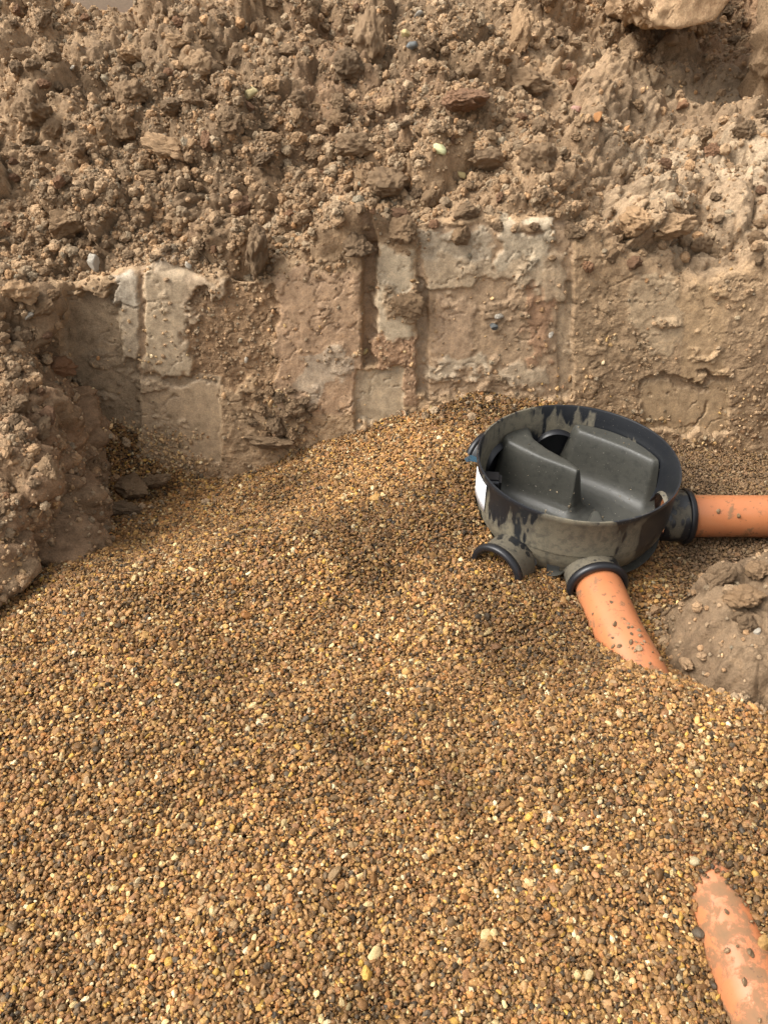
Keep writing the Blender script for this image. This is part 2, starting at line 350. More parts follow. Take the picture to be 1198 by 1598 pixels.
# open oval crack in the right-hand patch
ov = np.abs(np.hypot((px-1083+(py-650)*.55)/15, (py-650)/24)-1+.25*wb1+.1*wb2); Dw -= .010*(1-sstep(.04, .14, ov))*sstep(-.5, .1, wn1+.4*wb2)
Dtot = D*(1-wallw)+Dw*wallw
Dtot += .035*np.exp(-((np.arange(P.shape[0])[:, None]-WROW-6)/9.0)**2)*(.15+.85*fbm(X*5, X*0+3, 90, 3))   # crumbling lip
# smooth silty hollow at the upper right, and softer ground there
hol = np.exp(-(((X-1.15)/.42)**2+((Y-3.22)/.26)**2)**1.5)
Dtot = Dtot*(1-.8*hol)-.08*hol*(1-wallw)
slick = np.exp(-(((X-1.0)/.38)**2+((Y-2.36)/.13)**2))*(1-wallw)*.6
Dtot = Dtot*(1-.35*slick)
# dark voids under the big clods
for (vx, vy, rx, ry, dp) in [(607, 338, 42, 8, .16), (545, 290, 16, 9, .09), (470, 240, 20, 12, .06), (745, 190, 34, 10, .09), (590, 105, 18, 10, .08), (315, 125, 22, 9, .07), (1030, 120, 40, 8, .05), (420, 60, 18, 8, .06), (290, 255, 22, 6, .07), (150, 170, 24, 8, .06), (850, 230, 30, 7, .05), (395, 430, 30, 8, .05), (300, 275, 26, 8, .03), (1080, 340, 24, 10, .03), (1150, 260, 40, 9, .03), (230, 32, 24, 10, .04), (1180, 20, 60, 60, .10)]:
    e = np.exp(-(((px-vx+8*wn1)/(rx*1.1))**2+((py-vy+6*wn2)/ry)**2)); Dtot -= dp*e*(1-wallw*.6)
PA = P+Nn*Dtot[..., None]
TI = TI*(1+wallw[..., None]*np.array((.17, .14, .05)))
TI = TI*(1-.35*(1-wallw)[..., None]*sstep(.1, .5, fbm(X*1.1+3, Y*1.1, 91, 2))[..., None])
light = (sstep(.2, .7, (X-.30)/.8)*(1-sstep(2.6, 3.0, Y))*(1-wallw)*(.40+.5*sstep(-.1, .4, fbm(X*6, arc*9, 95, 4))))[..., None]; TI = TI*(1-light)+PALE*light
TI = TI*(1-hol[..., None]*.6)+np.array((.20, .155, .10))*hol[..., None]*.6  # hollow darkened: silt tone plus shade below the block, painted in
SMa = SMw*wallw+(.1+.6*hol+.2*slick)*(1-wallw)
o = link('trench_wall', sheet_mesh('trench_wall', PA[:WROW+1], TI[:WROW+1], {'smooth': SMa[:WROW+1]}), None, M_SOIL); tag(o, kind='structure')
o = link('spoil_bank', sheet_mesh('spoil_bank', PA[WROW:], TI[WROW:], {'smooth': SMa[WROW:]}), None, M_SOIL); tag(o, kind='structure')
NA3 = normals(PA); NA3 = np.where(Nn[..., :1]*0+np.sum(NA3*Nn, -1, keepdims=True) < 0, -NA3, NA3)

# --- left bank: foot, steep face, then a slope of loose soil rising to the left
ys = np.linspace(.35, 2.22, 420)
foot = lerp(ys, [.3, 1.0, 1.3, 1.5, 1.75, 2.0, 2.3], [-1.08, -1.02, -.935, -.82, -.83, -.91, -.97])
edge = lerp(ys, [.3, 1.1, 1.3, 1.45, 1.6, 1.8, 2.0, 2.3], [.17, .18, .22, .29, .35, .46, .56, .60])
steps = [40, 90, 50, 70, 60]
cx = [foot+.30, foot+.02, foot-.03-.03*fbm(ys*6, ys*0, 101, 3), foot-.13, foot-.40, foot-.95]
cz = [-.12+0*ys, -.10+0*ys, edge-.015, edge+.045, edge*.5+.42, edge*.15+.66]
XB = []; ZB = []
for k, n in enumerate(steps):
    tt = np.linspace(0, 1, n, endpoint=False)[:, None]; XB.append(cx[k]*(1-tt)+cx[k+1]*tt); ZB.append(cz[k]*(1-tt)+cz[k+1]*tt)
XB = smooth_rows(np.concatenate(XB), 7); ZB = smooth_rows(np.concatenate(ZB), 7); YB = np.repeat(ys[None], XB.shape[0], 0)
PB = np.stack([XB, YB, ZB], -1); NB = normals(PB)
if NB[60, 60, 0] < 0: NB = -NB
arcB = np.concatenate([np.zeros((1, len(ys))), np.cumsum(np.hypot(np.diff(XB, axis=0), np.diff(ZB, axis=0)), 0)], 0)
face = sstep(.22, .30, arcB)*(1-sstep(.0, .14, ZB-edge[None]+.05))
DB = rough_disp(YB+4, arcB, 120, .85)
DB = DB+.035*np.exp(-((ZB-edge[None])/.05)**2)*(.4+fbm(YB*7, arcB*3, 121, 3))
PB = PB+NB*DB[..., None]
TB = soil_tint(YB+9, arcB, 130)*(1-.2*face[..., None])  # steep face darker: its shaded side is painted into the tint
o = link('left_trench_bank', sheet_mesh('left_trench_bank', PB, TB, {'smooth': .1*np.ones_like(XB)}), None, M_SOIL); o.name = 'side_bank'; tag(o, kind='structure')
NB3 = normals(PB); NB3 = np.where(np.sum(NB3*NB, -1, keepdims=True) < 0, -NB3, NB3)
def left_h(x, y):
    f = np.interp(y, ys, foot); e = np.interp(y, ys, edge)
    return np.where(x > f, -1, e)

# --- uncut tongue of soil between the two pipe trenches, at the right
nx, ny = 330, 360
XC, YC = np.meshgrid(np.linspace(.50, 1.45, nx), np.linspace(.1, 1.62, ny))
def tongue(x, y):
    x = x+.018*fbm(y*7, x*7, 141, 3); y = y+.02*fbm(x*7+3, y*7, 142, 3)
    # signed distance to a slanted block
    dx = (.665+.25*np.clip(1.06-y, 0, .12)*3)-x; dy1 = y-(1.30+.12*np.clip(x-.66, 0, .6)); dy0 = (1.02-.35*np.clip(x-.62, 0, 1))-y
    d = np.maximum(np.maximum(dx, dy1), dy0)
    top = .28+.46*np.clip(x-.68, 0, .30)
    h1 = top-(top+.12)*sstep(-.055, .11, d)
    d2 = np.maximum(np.maximum(.755-x, y-1.2), .70-y)
    h2 = .315+.25*np.clip(x-.76, 0, .3)-.44*sstep(-.10, .10, d2)
    return np.maximum(h1, h2)
ZC = tongue(XC, YC)
PC = np.stack([XC, YC, ZC], -1); NC = normals(PC); NC = np.where(NC[..., 2:] < 0, -NC, NC)
upper = sstep(.95, 1.35, YC+ (XC-.7)*.9)
DC = (fbm(XC*7, YC*7, 150, 3)*.04+clods(XC, YC, .09, 151)*.55+clods(XC, YC, .035, 152)*.5+clods(XC, YC, .014, 153)*.3)*(.55+.75*sstep(.76, .90, XC+.5*(YC-1.15)))-.018
cr = np.abs(fbm(XC*6+2, YC*6, 154, 4)); DC -= .008*(1-sstep(0, .025, cr))
PC = PC+NC*DC[..., None]
TC_ = soil_tint(XC+3, YC, 160)*.66*np.array((.98, 1.0, 1.03))
o = link('soil_tongue', sheet_mesh('soil_tongue', PC, TC_, {'smooth': .25*np.ones_like(XC)}), None, M_SOIL); tag(o, kind='structure')

# --- far ground and trench floor
X0, Y0 = np.meshgrid(np.linspace(-1, 1, 120), np.linspace(0, 1, 120))
XG = np.sign(X0)*(np.abs(X0)**3)*400; YG = 3.9+(Y0**4)*400
ZG = .73+.03*fbm(XG*1.3, YG*1.3, 170, 4)*np.clip(20/(YG+1), 0, 1)
o = link('ground', sheet_mesh('ground', np.stack([XG, YG, ZG], -1), soil_tint(XG, YG, 171)*.42, {'smooth': .3*np.ones_like(XG)}), None, M_SOIL); tag(o, kind='structure')
for side in (-1, 1):
    XS, YS = np.meshgrid(side*np.geomspace(1.55 if side < 0 else 1.4, 400, 60), np.concatenate([-np.geomspace(400, .5, 30), np.linspace(-.3, 3.9, 40), ]))
    ZS = (.58 if side < 0 else .45)+.15*sstep(1.5, 3.5, np.abs(XS))+.03*fbm(XS*1.5, YS*1.5, 172, 4)*np.clip(10/(np.abs(XS)+1), 0, 1)
    o = link('ground', sheet_mesh('ground', np.stack([XS, YS, ZS], -1), soil_tint(XS, YS, 173)*.9, {'smooth': .2*np.ones_like(XS)}), None, M_SOIL); tag(o, kind='structure')
XF, YF = np.meshgrid(np.linspace(-1.5, 1.6, 160), np.linspace(-1.5, 2.3, 190))
ZF = -.13+.02*fbm(XF*4, YF*4, 175, 3)
o = link('trench_floor', sheet_mesh('trench_floor', np.stack([XF, YF, ZF], -1), soil_tint(XF, YF, 176)*.8, {'smooth': .2*np.ones_like(XF)}), None, M_SOIL); tag(o, kind='structure')

# ------------------------------------------------------------------ gravel surface (thin-plate spline through surveyed heights)
CX, CY = .483, 1.618
GP = np.array([
 (-.95, 2.10, .15), (-.80, 2.09, .135), (-.66, 2.10, .06), (-.84, 1.97, .0), (-.74, 1.96, -.045), (-.62, 1.98, -.04), (-.50, 2.08, -.02), (-.30, 2.08, .055), (-.08, 2.08, .15), (.12, 2.08, .205), (.31, 2.1, .245), (.51, 2.1, .24), (.70, 2.08, .17), (.93, 2.08, .085), (1.22, 2.08, .055), (1.5, 2.05, .05),
 (-.86, 1.28, .165), (-.74, 1.47, .135), (-.70, 1.65, .06), (-.70, 1.85, .0), (-.50, 1.9, -.01), (-.45, 1.47, .165), (-.40, 1.62, .10), (-.2, 1.64, .125), (-.25, 1.82, .07), (-.2, 1.5, .182), (0, 1.85, .165), (0, 1.52, .18), (0, 1.66, .155), (.0, 1.36, .150), (-.25, 1.32, .150), (.15, 1.75, .215), (.2, 1.55, .20), (.1, 1.3, .165),
 (.25, 1.90, .245), (.40, 1.97, .245), (.24, 1.42, .172), (.31, 1.36, .182), (.36, 1.30, .170), (.42, 1.38, .135), (.44, 1.22, .165), (.47, 1.10, .195), (.52, 1.02, .240), (.62, 1.30, .105), (.62, 1.15, .12), (.61, 1.06, .17), (.72, 1.45, .11), (.85, 1.5, .10), (1.1, 1.5, .105), (.75, 1.72, .13), (.78, 1.9, .12), (1.0, 1.75, .10), (1.3, 1.7, .1),
 (.50, .85, .245), (.545, .70, .230), (.455, .63, .175), (.47, .45, .165), (.598, .61, .236), (.61, .53, .238), (.62, .45, .226), (.64, .36, .20), (.50, .58, .178), (.52, .50, .17), (.70, .95, .215), (.72, .8, .215), (.80, .8, .20), (.85, .6, .24), (.9, .4, .25), (.3, .8, .19), (.3, 1.1, .175), (0, 1.0, .16), (0, .6, .15), (-.4, .8, .16), (-.4, 1.2, .165), (-.9, .8, .17), (-.9, .3, .17), (-.4, .3, .14), (0, .2, .14), (.45, .1, .14), (.9, 0, .2), (0, -.8, .14), (-1, -.8, .16), (1, -.8, .16)])
def tps(p, q):
    r = np.hypot(p[:, None, 0]-q[None, :, 0], p[:, None, 1]-q[None, :, 1]); return r*r*np.log(r+1e-9)
n_ = len(GP); A = np.zeros((n_+3, n_+3)); A[:n_, :n_] = tps(GP, GP)+np.eye(n_)*2e-4
A[:n_, n_] = 1; A[:n_, n_+1:] = GP[:, :2]; A[n_:, :n_] = A[:n_, n_:].T
wts = np.linalg.solve(A, np.concatenate([GP[:, 2], np.zeros(3)]))
gx = np.linspace(-1.6, 1.7, 331); gy = np.linspace(-1.2, 2.3, 351); GX, GY = np.meshgrid(gx, gy)
q = np.stack([GX.ravel(), GY.ravel()], -1)
GZ = (tps(q, GP)@wts[:n_]+wts[n_]+q@wts[n_+1:]).reshape(GX.shape)
GZ += .020*fbm(GX*3.2, GY*5.2, 201, 3)+.013*fbm(GX*11, GY*14, 202, 3)
GZ = np.clip(GZ, -.2, .30)
def gravel_z(x, y):
    u = np.clip((x+1.6)/.01, 0, 329.999); v = np.clip((y+1.2)/.01, 0, 349.999); i = u.astype(int); j = v.astype(int); fu = u-i; fv = v-j
    return (GZ[j, i]*(1-fu)+GZ[j, i+1]*fu)*(1-fv)+(GZ[j+1, i]*(1-fu)+GZ[j+1, i+1]*fu)*fv

# pipes: axis lines
PIPE_A = [(.500, 1.40, .170), (.509, 1.30, .170), (.516, 1.215, .170), (.523, 1.165, .170), (.540, 1.08, .168), (.548, .95, .166), (.552, .70, .166), (.562, .45, .166), (.575, .1, .166), (.60, -.6, .166)]
PIPE_B = [(.737, 1.597, .170), (2.2, 1.590, .172)]
def pipe_dist(x, y, z):
    d = np.full(x.shape, 9.0)
    for L_ in (PIPE_A, PIPE_B):
        for p, q_ in zip(L_[:-1], L_[1:]):
            p = np.array(p); q_ = np.array(q_); v = q_-p; t_ = np.clip(((x-p[0])*v[0]+(y-p[1])*v[1]+(z-p[2])*v[2])/(v@v), 0, 1)
            d = np.minimum(d, np.sqrt((x-p[0]-t_*v[0])**2+(y-p[1]-t_*v[1])**2+(z-p[2]-t_*v[2])**2))
    return d
def body_r(z): return np.interp(z, [.08, .12, .16, .195, .34], [.17, .195, .225, .241, .249])
SOCK = [(math.radians(a_), L_) for a_, L_ in ((0, .305), (274, .285), (227, .315), (90, .30), (135, .30))]

# bed under the loose stones: cut away under the chamber and pipes
BZ = GZ-.0095
rr_ = np.hypot(GX-CX, GY-CY); BZ = np.where(rr_ < .268, np.minimum(BZ, .10-.1*(rr_ < .2)), BZ)
BZ = np.where((pipe_dist(GX, GY, BZ) < .062) & (pipe_dist(GX, GY, GZ) < .075) & (GZ < .225), np.minimum(BZ, .12), BZ)
bed = link('gravel_bed', sheet_mesh('gravel_bed', np.stack([GX, GY, BZ], -1)), None, M_BED); tag(bed, kind='structure')

# ------------------------------------------------------------------ scattering by geometry nodes (for what nobody could count)
def scatter_group(name, mat, nvar, subdiv, amp, nscale, seed, flat=0, det=2):
    g = bpy.data.node_groups.new(name, 'GeometryNodeTree')
    g.interface.new_socket('Geometry', in_out='INPUT', socket_type='NodeSocketGeometry'); g.interface.new_socket('Geometry', in_out='OUTPUT', socket_type='NodeSocketGeometry')
    gi = g.nodes.new('NodeGroupInput'); go = g.nodes.new('NodeGroupOutput'); jn = g.nodes.new('GeometryNodeJoinGeometry')
    for k in range(nvar):
        ico = g.nodes.new('GeometryNodeMeshIcoSphere'); ico.inputs['Radius'].default_value = 1; ico.inputs['Subdivisions'].default_value = subdiv
        pos = g.nodes.new('GeometryNodeInputPosition')
        ad = g.nodes.new('ShaderNodeVectorMath'); ad.operation = 'ADD'; ad.inputs[1].default_value = (seed+k*7.13, k*3.7, k*1.9)
        g.links.new(pos.outputs[0], ad.inputs[0])
        nz = g.nodes.new('ShaderNodeTexNoise'); nz.inputs['Scale'].default_value = nscale; nz.inputs['Detail'].default_value = det; nz.inputs['Roughness'].default_value = .62
        g.links.new(ad.outputs[0], nz.inputs['Vector'])
        sb = g.nodes.new('ShaderNodeVectorMath'); sb.operation = 'SUBTRACT'; sb.inputs[1].default_value = (.5, .5, .5); g.links.new(nz.outputs['Color'], sb.inputs[0])
        sc = g.nodes.new('ShaderNodeVectorMath'); sc.operation = 'SCALE'; sc.inputs['Scale'].default_value = amp; g.links.new(sb.outputs[0], sc.inputs[0])
        sp = g.nodes.new('GeometryNodeSetPosition'); g.links.new(ico.outputs[0], sp.inputs[0]); g.links.new(sc.outputs[0], sp.inputs['Offset'])
        ss = g.nodes.new('GeometryNodeSetShadeSmooth'); g.links.new(sp.outputs[0], ss.inputs[0]); ss.inputs['Shade Smooth'].default_value = (k % 4 == 1) or not flat
        sm = g.nodes.new('GeometryNodeSetMaterial'); sm.inputs['Material'].default_value = mat; g.links.new(ss.outputs[0], sm.inputs[0])
        ti = g.nodes.new('GeometryNodeGeometryToInstance'); g.links.new(sm.outputs[0], ti.inputs[0]); g.links.new(ti.outputs[0], jn.inputs[0])
    ip = g.nodes.new('GeometryNodeInstanceOnPoints'); ip.inputs['Pick Instance'].default_value = True
    def na(nm, dt):
        n = g.nodes.new('GeometryNodeInputNamedAttribute'); n.data_type = dt; n.inputs['Name'].default_value = nm
        return [s for s in n.outputs if s.enabled and s.name == 'Attribute'][0]
    er = g.nodes.new('FunctionNodeEulerToRotation'); g.links.new(na('rot', 'FLOAT_VECTOR'), er.inputs[0]); g.links.new(er.outputs[0], ip.inputs['Rotation'])
    g.links.new(na('siz', 'FLOAT_VECTOR'), ip.inputs['Scale']); g.links.new(na('vi', 'INT'), ip.inputs['Instance Index'])
    g.links.new(gi.outputs[0], ip.inputs['Points']); g.links.new(jn.outputs[0], ip.inputs['Instance']); g.links.new(ip.outputs[0], go.inputs[0])
    return g
def scatter(name, pts, rot, siz, col, group, nvar):
    me = bpy.data.meshes.new(name); n = len(pts); me.vertices.add(n); me.vertices.foreach_set('co', pts.astype(np.float32).ravel()); me.update()
    for nm, dt, v, key in (('rot', 'FLOAT_VECTOR', rot, 'vector'), ('siz', 'FLOAT_VECTOR', siz, 'vector')):
        a_ = me.attributes.new(nm, dt, 'POINT'); a_.data.foreach_set(key, v.astype(np.float32).ravel())
    a_ = me.attributes.new('vi', 'INT', 'POINT'); a_.data.foreach_set('value', rng.integers(0, nvar, n).astype(np.int32))
    a_ = me.attributes.new('pcol', 'FLOAT_COLOR', 'POINT'); a_.data.foreach_set('color', np.concatenate([col, np.ones((n, 1))], 1).astype(np.float32).ravel())
    o_ = link(name, me); md = o_.modifiers.new('scatter', 'NODES'); md.node_group = group; return o_
PAL = np.array([(.37, .205, .078), (.46, .270, .095), (.27, .142, .056), (.35, .200, .088), (.20, .110, .046), (.14, .090, .046), (.068, .046, .026), (.56, .42, .21), (.40, .185, .062), (.105, .080, .055), (.50, .30, .070), (.31, .205, .105), (.64, .52, .32), (.28, .145, .068)])
PW = np.array([16, 12, 16, 13, 14, 9, 5, 5, 5, 2.5, 2.6, 8, 1.6, 8]); PW = PW/PW.sum()
def peb_colors(n): return PAL[rng.choice(len(PAL), n, p=PW)]*rng.uniform(.60, 1.16, (n, 1))*np.array((.985, .975, .95))
def peb_sizes(n, base=.0033):
    s = base*np.exp(rng.normal(-.02, .34, n)); return np.stack([s*rng.uniform(1.0, 1.45, n), s*rng.uniform(.75, 1.05, n), s*rng.uniform(.45, .75, n)], -1)
G_PEB = scatter_group('pebble_scatter', M_PEB, 12, 2, 1.3, .85, 3, flat=1, det=1)
step = .0047; pts = []
for dz, lo, hi in ((.0005, -.0048, .0048), (-.0065, -.003, .002)):
    xx, yy = np.meshgrid(np.arange(-1.35, 1.5, step), np.arange(.08, 2.2, step)); xx = xx.ravel()+rng.uniform(-.5, .5, xx.size)*step*1.1; yy = yy.ravel()+rng.uniform(-.5, .5, yy.size)*step*1.1
    zz = gravel_z(xx, yy)+dz+rng.uniform(lo, hi, xx.size); pts.append(np.stack([xx, yy, zz], -1))
pts = np.concatenate(pts)
sx, sy, _d = project(pts)
r_ = np.hypot(pts[:, 0]-CX, pts[:, 1]-CY)
keep = (sx > -600) & (sx < 1850) & (sy < 1850) & (pipe_dist(pts[:, 0], pts[:, 1], pts[:, 2]) > .0575) & ~((r_ < body_r(pts[:, 2])+.003))
keep &= pts[:, 2] > tongue(pts[:, 0], pts[:, 1])-.006
for an_ in (math.pi/2, math.radians(135)):
    ux_, uy_ = math.cos(an_), math.sin(an_); al_ = (pts[:, 0]-CX)*ux_+(pts[:, 1]-CY)*uy_; ac_ = -(pts[:, 0]-CX)*uy_+(pts[:, 1]-CY)*ux_
    keep &= ~((al_ > .2) & (al_ < .305) & (np.hypot(ac_, pts[:, 2]-.20) < .071))
keep &= ~((pts[:, 1] > 2.06) & (pts[:, 2] < -.1))
pts = pts[keep]; n = len(pts)
col = peb_colors(n)
wet = fbm(pts[:, 0]*3.2, pts[:, 1]*3.2, 301, 4)
dirty = np.clip(sstep(.62, .80, pts[:, 0])*sstep(1.0, 1.25, pts[:, 1]), 0, 1)
col = col*(1-.42*sstep(.0, .35, wet))[:, None]*(1+.12*sstep(.1, .5, -wet))[:, None]
dc = np.array((.165, .112, .068)); dm = (dirty*.68)[:, None]; col = col*(1-dm)+dc*dm*rng.uniform(.6, 1.3, (n, 1))
siz = peb_sizes(n)*np.where(dirty > .5, .85, 1)[:, None]
rot = np.stack([rng.normal(0, .55, n), rng.normal(0, .55, n), rng.uniform(0, 6.28, n)], -1)
g_ = scatter('gravel', pts, rot, siz, col, G_PEB, 12); tag(g_, 'golden brown pea gravel filling the trench round the chamber', 'gravel', kind='stuff')
print('pebbles', n)

# stray pebbles lodged on the soil of the wall, banks and tongue
fp = np.concatenate([PA.reshape(-1, 3), PB.reshape(-1, 3), PC.reshape(-1, 3)]); fn = np.concatenate([NA3.reshape(-1, 3), NB3.reshape(-1, 3), NC.reshape(-1, 3)])
fx, fy, fd = project(fp); wgt = np.full(len(fp), .0)
isA = np.arange(len(fp)) < PA.shape[0]*NA
wallz = isA & (np.arange(len(fp)) < (WROW)*NA)
wgt[wallz] = .0022*(fy[wallz] > 420)
wgt[isA & ~wallz] = .0006
wgt[~isA] = .0018
for (ex, ey, rx, ry, p_) in [(235, 690, 55, 22, .30), (275, 725, 50, 18, .30), (190, 665, 25, 12, .25), (430, 640, 28, 45, .09), (450, 685, 40, 25, .09), (320, 585, 22, 10, .07), (235, 565, 16, 14, .07), (300, 680, 40, 8, .08), (950, 530, 20, 12, .04), (1150, 640, 30, 40, .035), (1100, 700, 80, 18, .12), (1180, 730, 60, 25, .12), (20, 860, 35, 40, .22), (260, 530, 20, 30, .02), (560, 545, 8, 10, .1), (900, 600, 60, 25, .03), (80, 790, 50, 40, .04), (230, 780, 50, 40, .10), (1010, 660, 40, 10, .1)]:
    wgt += p_*np.exp(-(((fx-ex)/rx)**2+((fy-ey)/ry)**2)**2)*.75
sel = np.nonzero(rng.random(len(fp)) < wgt)[0]
p = fp[sel]+fn[sel]*rng.uniform(.0, .003, (len(sel), 1)); n = len(p)
okp = (gravel_z(p[:, 0], p[:, 1]) < p[:, 2]+.004)|(p[:, 1] > 2.15); p = p[okp]
ga = rng.normal(0, .38, 46); gy_a = np.where(np.arange(46) < 30, rng.normal(1.12, .045, 46), rng.uniform(.4, .66, 46)); gxa = np.interp(-gy_a, [-q_[1] for q_ in PIPE_A], [q_[0] for q_ in PIPE_A])
gb = rng.normal(0, .35, 10); pb_ = np.stack([rng.uniform(.82, 1.2, 10), 1.595+.0565*np.sin(gb), .171+.0565*np.cos(gb)], -1)
p = np.concatenate([p, np.stack([gxa+.0565*np.sin(ga), gy_a, .168+.0565*np.cos(ga)], -1), pb_]); n = len(p)
cc = peb_colors(n)*.8+np.array((.42, .33, .21))*.55*rng.uniform(.3, 1.4, (n, 1)); cc[-56:] = np.array((.17, .115, .065))*rng.uniform(.6, 1.7, (56, 1))
g_ = scatter('stray_gravel', p, rng.uniform(0, 6.28, (n, 3)), peb_sizes(n, .0040), cc, G_PEB, 12); tag(g_, 'loose dusty pebbles lodged on the muddy trench wall', 'gravel', kind='stuff')
print('stray', n)

# soil crumbs, too many and too small to count
G_CR = scatter_group('crumb_scatter', M_CRUMB, 10, 4, 1.5, 1.25, 40, det=6)
wg = np.zeros(len(fp)); wg[isA & ~wallz] = .15; wg[wallz] = .03*(1-np.clip(SMw[:WROW].reshape(-1), 0, 1))**1.5
nB0 = PA.shape[0]*NA; nB1 = nB0+PB.shape[0]*PB.shape[1]
wg[nB0:nB1] = .09*(.7+.3*sstep(.0, .25, fp[nB0:nB1, 2]-.25)); wg[nB1:] = .05
wg[isA] *= (1-.8*hol.reshape(-1))
wg *= 1-.65*sstep(.3, .8, fp[:, 0])*(fp[:, 1] < 2.95)*(fp[:, 1] > 2.0)*(fp[:, 2] > .6)
pat = fbm(fp[:, 0]*5, fp[:, 1]*3+fp[:, 2]*4, 310, 3); wg *= (.35+1.3*sstep(-.2, .35, pat))
sel = np.nonzero(rng.random(len(fp)) < wg)[0]; n = len(sel)
sz = np.clip(.0027*(1-rng.random(n))**(-1/2.3), 0, .016)
sz = np.where(sel < WROW*NA, np.minimum(sz, .007), sz)
p = fp[sel]+fn[sel]*(sz*rng.uniform(-.1, .55, n))[:, None]
ne = 60000; ex_ = rng.uniform(-1.0, 1.3, ne); ey_ = rng.uniform(.6, 2.12, ne)
ed_ = np.minimum(np.where(ex_ < .75, 2.07-ey_, 9), np.abs(ex_-np.interp(ey_, ys, foot))); td2 = np.abs(gravel_z(ex_, ey_)-tongue(ex_, ey_)); ed_ = np.minimum(ed_, td2*.8)
ek = rng.random(ne) < .5*np.exp(-np.clip(ed_, 0, 9)/.035)*(.3+sstep(-.1, .4, fbm(ex_*9, ey_*9, 333, 3))); ex_ = ex_[ek]; ey_ = ey_[ek]; rq = np.hypot(ex_-CX, ey_-CY) > .28; ex_ = ex_[rq]; ey_ = ey_[rq]
pe = np.stack([ex_, ey_, gravel_z(ex_, ey_)+.003], -1); p = np.concatenate([p, pe]); sz = np.concatenate([sz, np.clip(.003*(1-rng.random(len(pe)))**(-1/2.3), 0, .014)]); n = len(p)
k3 = rng.uniform(.7, 1.2, (n, 3)); cr_c = (TAN*rng.uniform(.62, 1.15, (n, 1)))*(1+np.array((.10, 0, -.10))*rng.normal(0, 1, (n, 1))*.6)
g_ = scatter('loose_soil', p, rng.uniform(0, 6.28, (n, 3)), k3*sz[:, None], cr_c, G_CR, 10); tag(g_, 'crumbled brown soil strewn over the spoil bank and trench wall', 'loose soil', kind='stuff')
print('crumbs', n)

# ------------------------------------------------------------------ single clods and stones
from mathutils import noise as mn
def rock_mesh(name, sub, seed, stretch=(1, 1, 1), lump=.45, cut=6, fine=.10):
    bm = bmesh.new(); bmesh.ops.create_icosphere(bm, subdivisions=sub, radius=1.0); rs = random.Random(seed); off = Vector((seed*3.7, seed*1.3, seed*7.9))
    planes = []
    for _ in range(cut):
        v = Vector((rs.gauss(0, 1), rs.gauss(0, 1), rs.gauss(0, 1))).normalized(); planes.append((v, rs.uniform(.55, .85)))
    for v in bm.verts:
        c = v.co.copy(); c *= 1+lump*mn.noise(c*1.1+off)
        for pn, pd in planes:
            dd = c.dot(pn)-pd
            if dd > 0: c -= pn*dd*.85
        c *= 1+fine*2.4*mn.fractal(c*2.6+off, .8, 2.0, 6)
        if fine > .05: c *= 1+.12*(.5-mn.voronoi(c*3.0+off)[0][0])+.09*(.5-mn.voronoi(c*7.5+off)[0][0])
        v.co = Vector((c.x*stretch[0], c.y*stretch[1], c.z*stretch[2]))
    for f in bm.faces: f.smooth = True
    me = bpy.data.meshes.new(name); bm.to_mesh(me); bm.free(); return me
CLODS = [rock_mesh('clod', 5, 10+k, (random.uniform(.9, 1.2), random.uniform(.8, 1.0), random.uniform(.82, 1.0)), .38, 5, .092) for k in range(10)]
STONES = [rock_mesh('stone', 3, 40+k, (1.15, .85, .7), .45, 8, .045) for k in range(4)]
def mesh_with(me, mat):
    key = me.name+mat.name
    if key not in bpy.data.meshes:
        c_ = me.copy(); c_.name = key; c_.materials.clear(); c_.materials.append(mat)
    return bpy.data.meshes[key]
ax, ay, ad_ = project(PA); bx_, by_, bd_ = project(PB); tx_, ty_, td_ = project(PC)
PG = np.stack([GX, GY, GZ], -1); gx_, gy_, gd_ = project(PG); NG = normals(PG)
def on_soil(x_, y_):
    best = None
    for (ux, uy, ud, PP, NN) in ((ax, ay, ad_, PA, NA3), (bx_, by_, bd_, PB, NB3), (tx_, ty_, td_, PC, NC), (gx_, gy_, gd_, PG, NG)):
        d2 = (ux-x_)**2+(uy-y_)**2; k = d2 < 30
        if not k.any(): i_ = np.unravel_index(np.argmin(d2), d2.shape)
        else:
            dd = np.where(k, ud, 99); i_ = np.unravel_index(np.argmin(dd), dd.shape)
        c_ = (d2[i_] > 60, ud[i_], PP[i_], NN[i_])
        if best is None or (c_[0], c_[1]) < (best[0], best[1]): best = c_
    return Vector(best[2]), Vector(best[3]), best[1]
used_spots = []
def place(name, me, mat, x_, y_, rpx, scale=(1, 1, 1), rot=None, sink=.25, **tg):
    p_, n_, d_ = on_soil(x_, y_); r = rpx*d_/FPX
    o_ = link(name, mesh_with(me, mat)); o_.location = p_+n_*r*(.55-sink); o_.scale = [r*s_ for s_ in scale]
    o_.rotation_euler = rot or (random.uniform(-.5, .5), random.uniform(-.5, .5), random.uniform(0, 6.28)); tag(o_, **tg); used_spots.append((x_, y_, rpx)); return o_
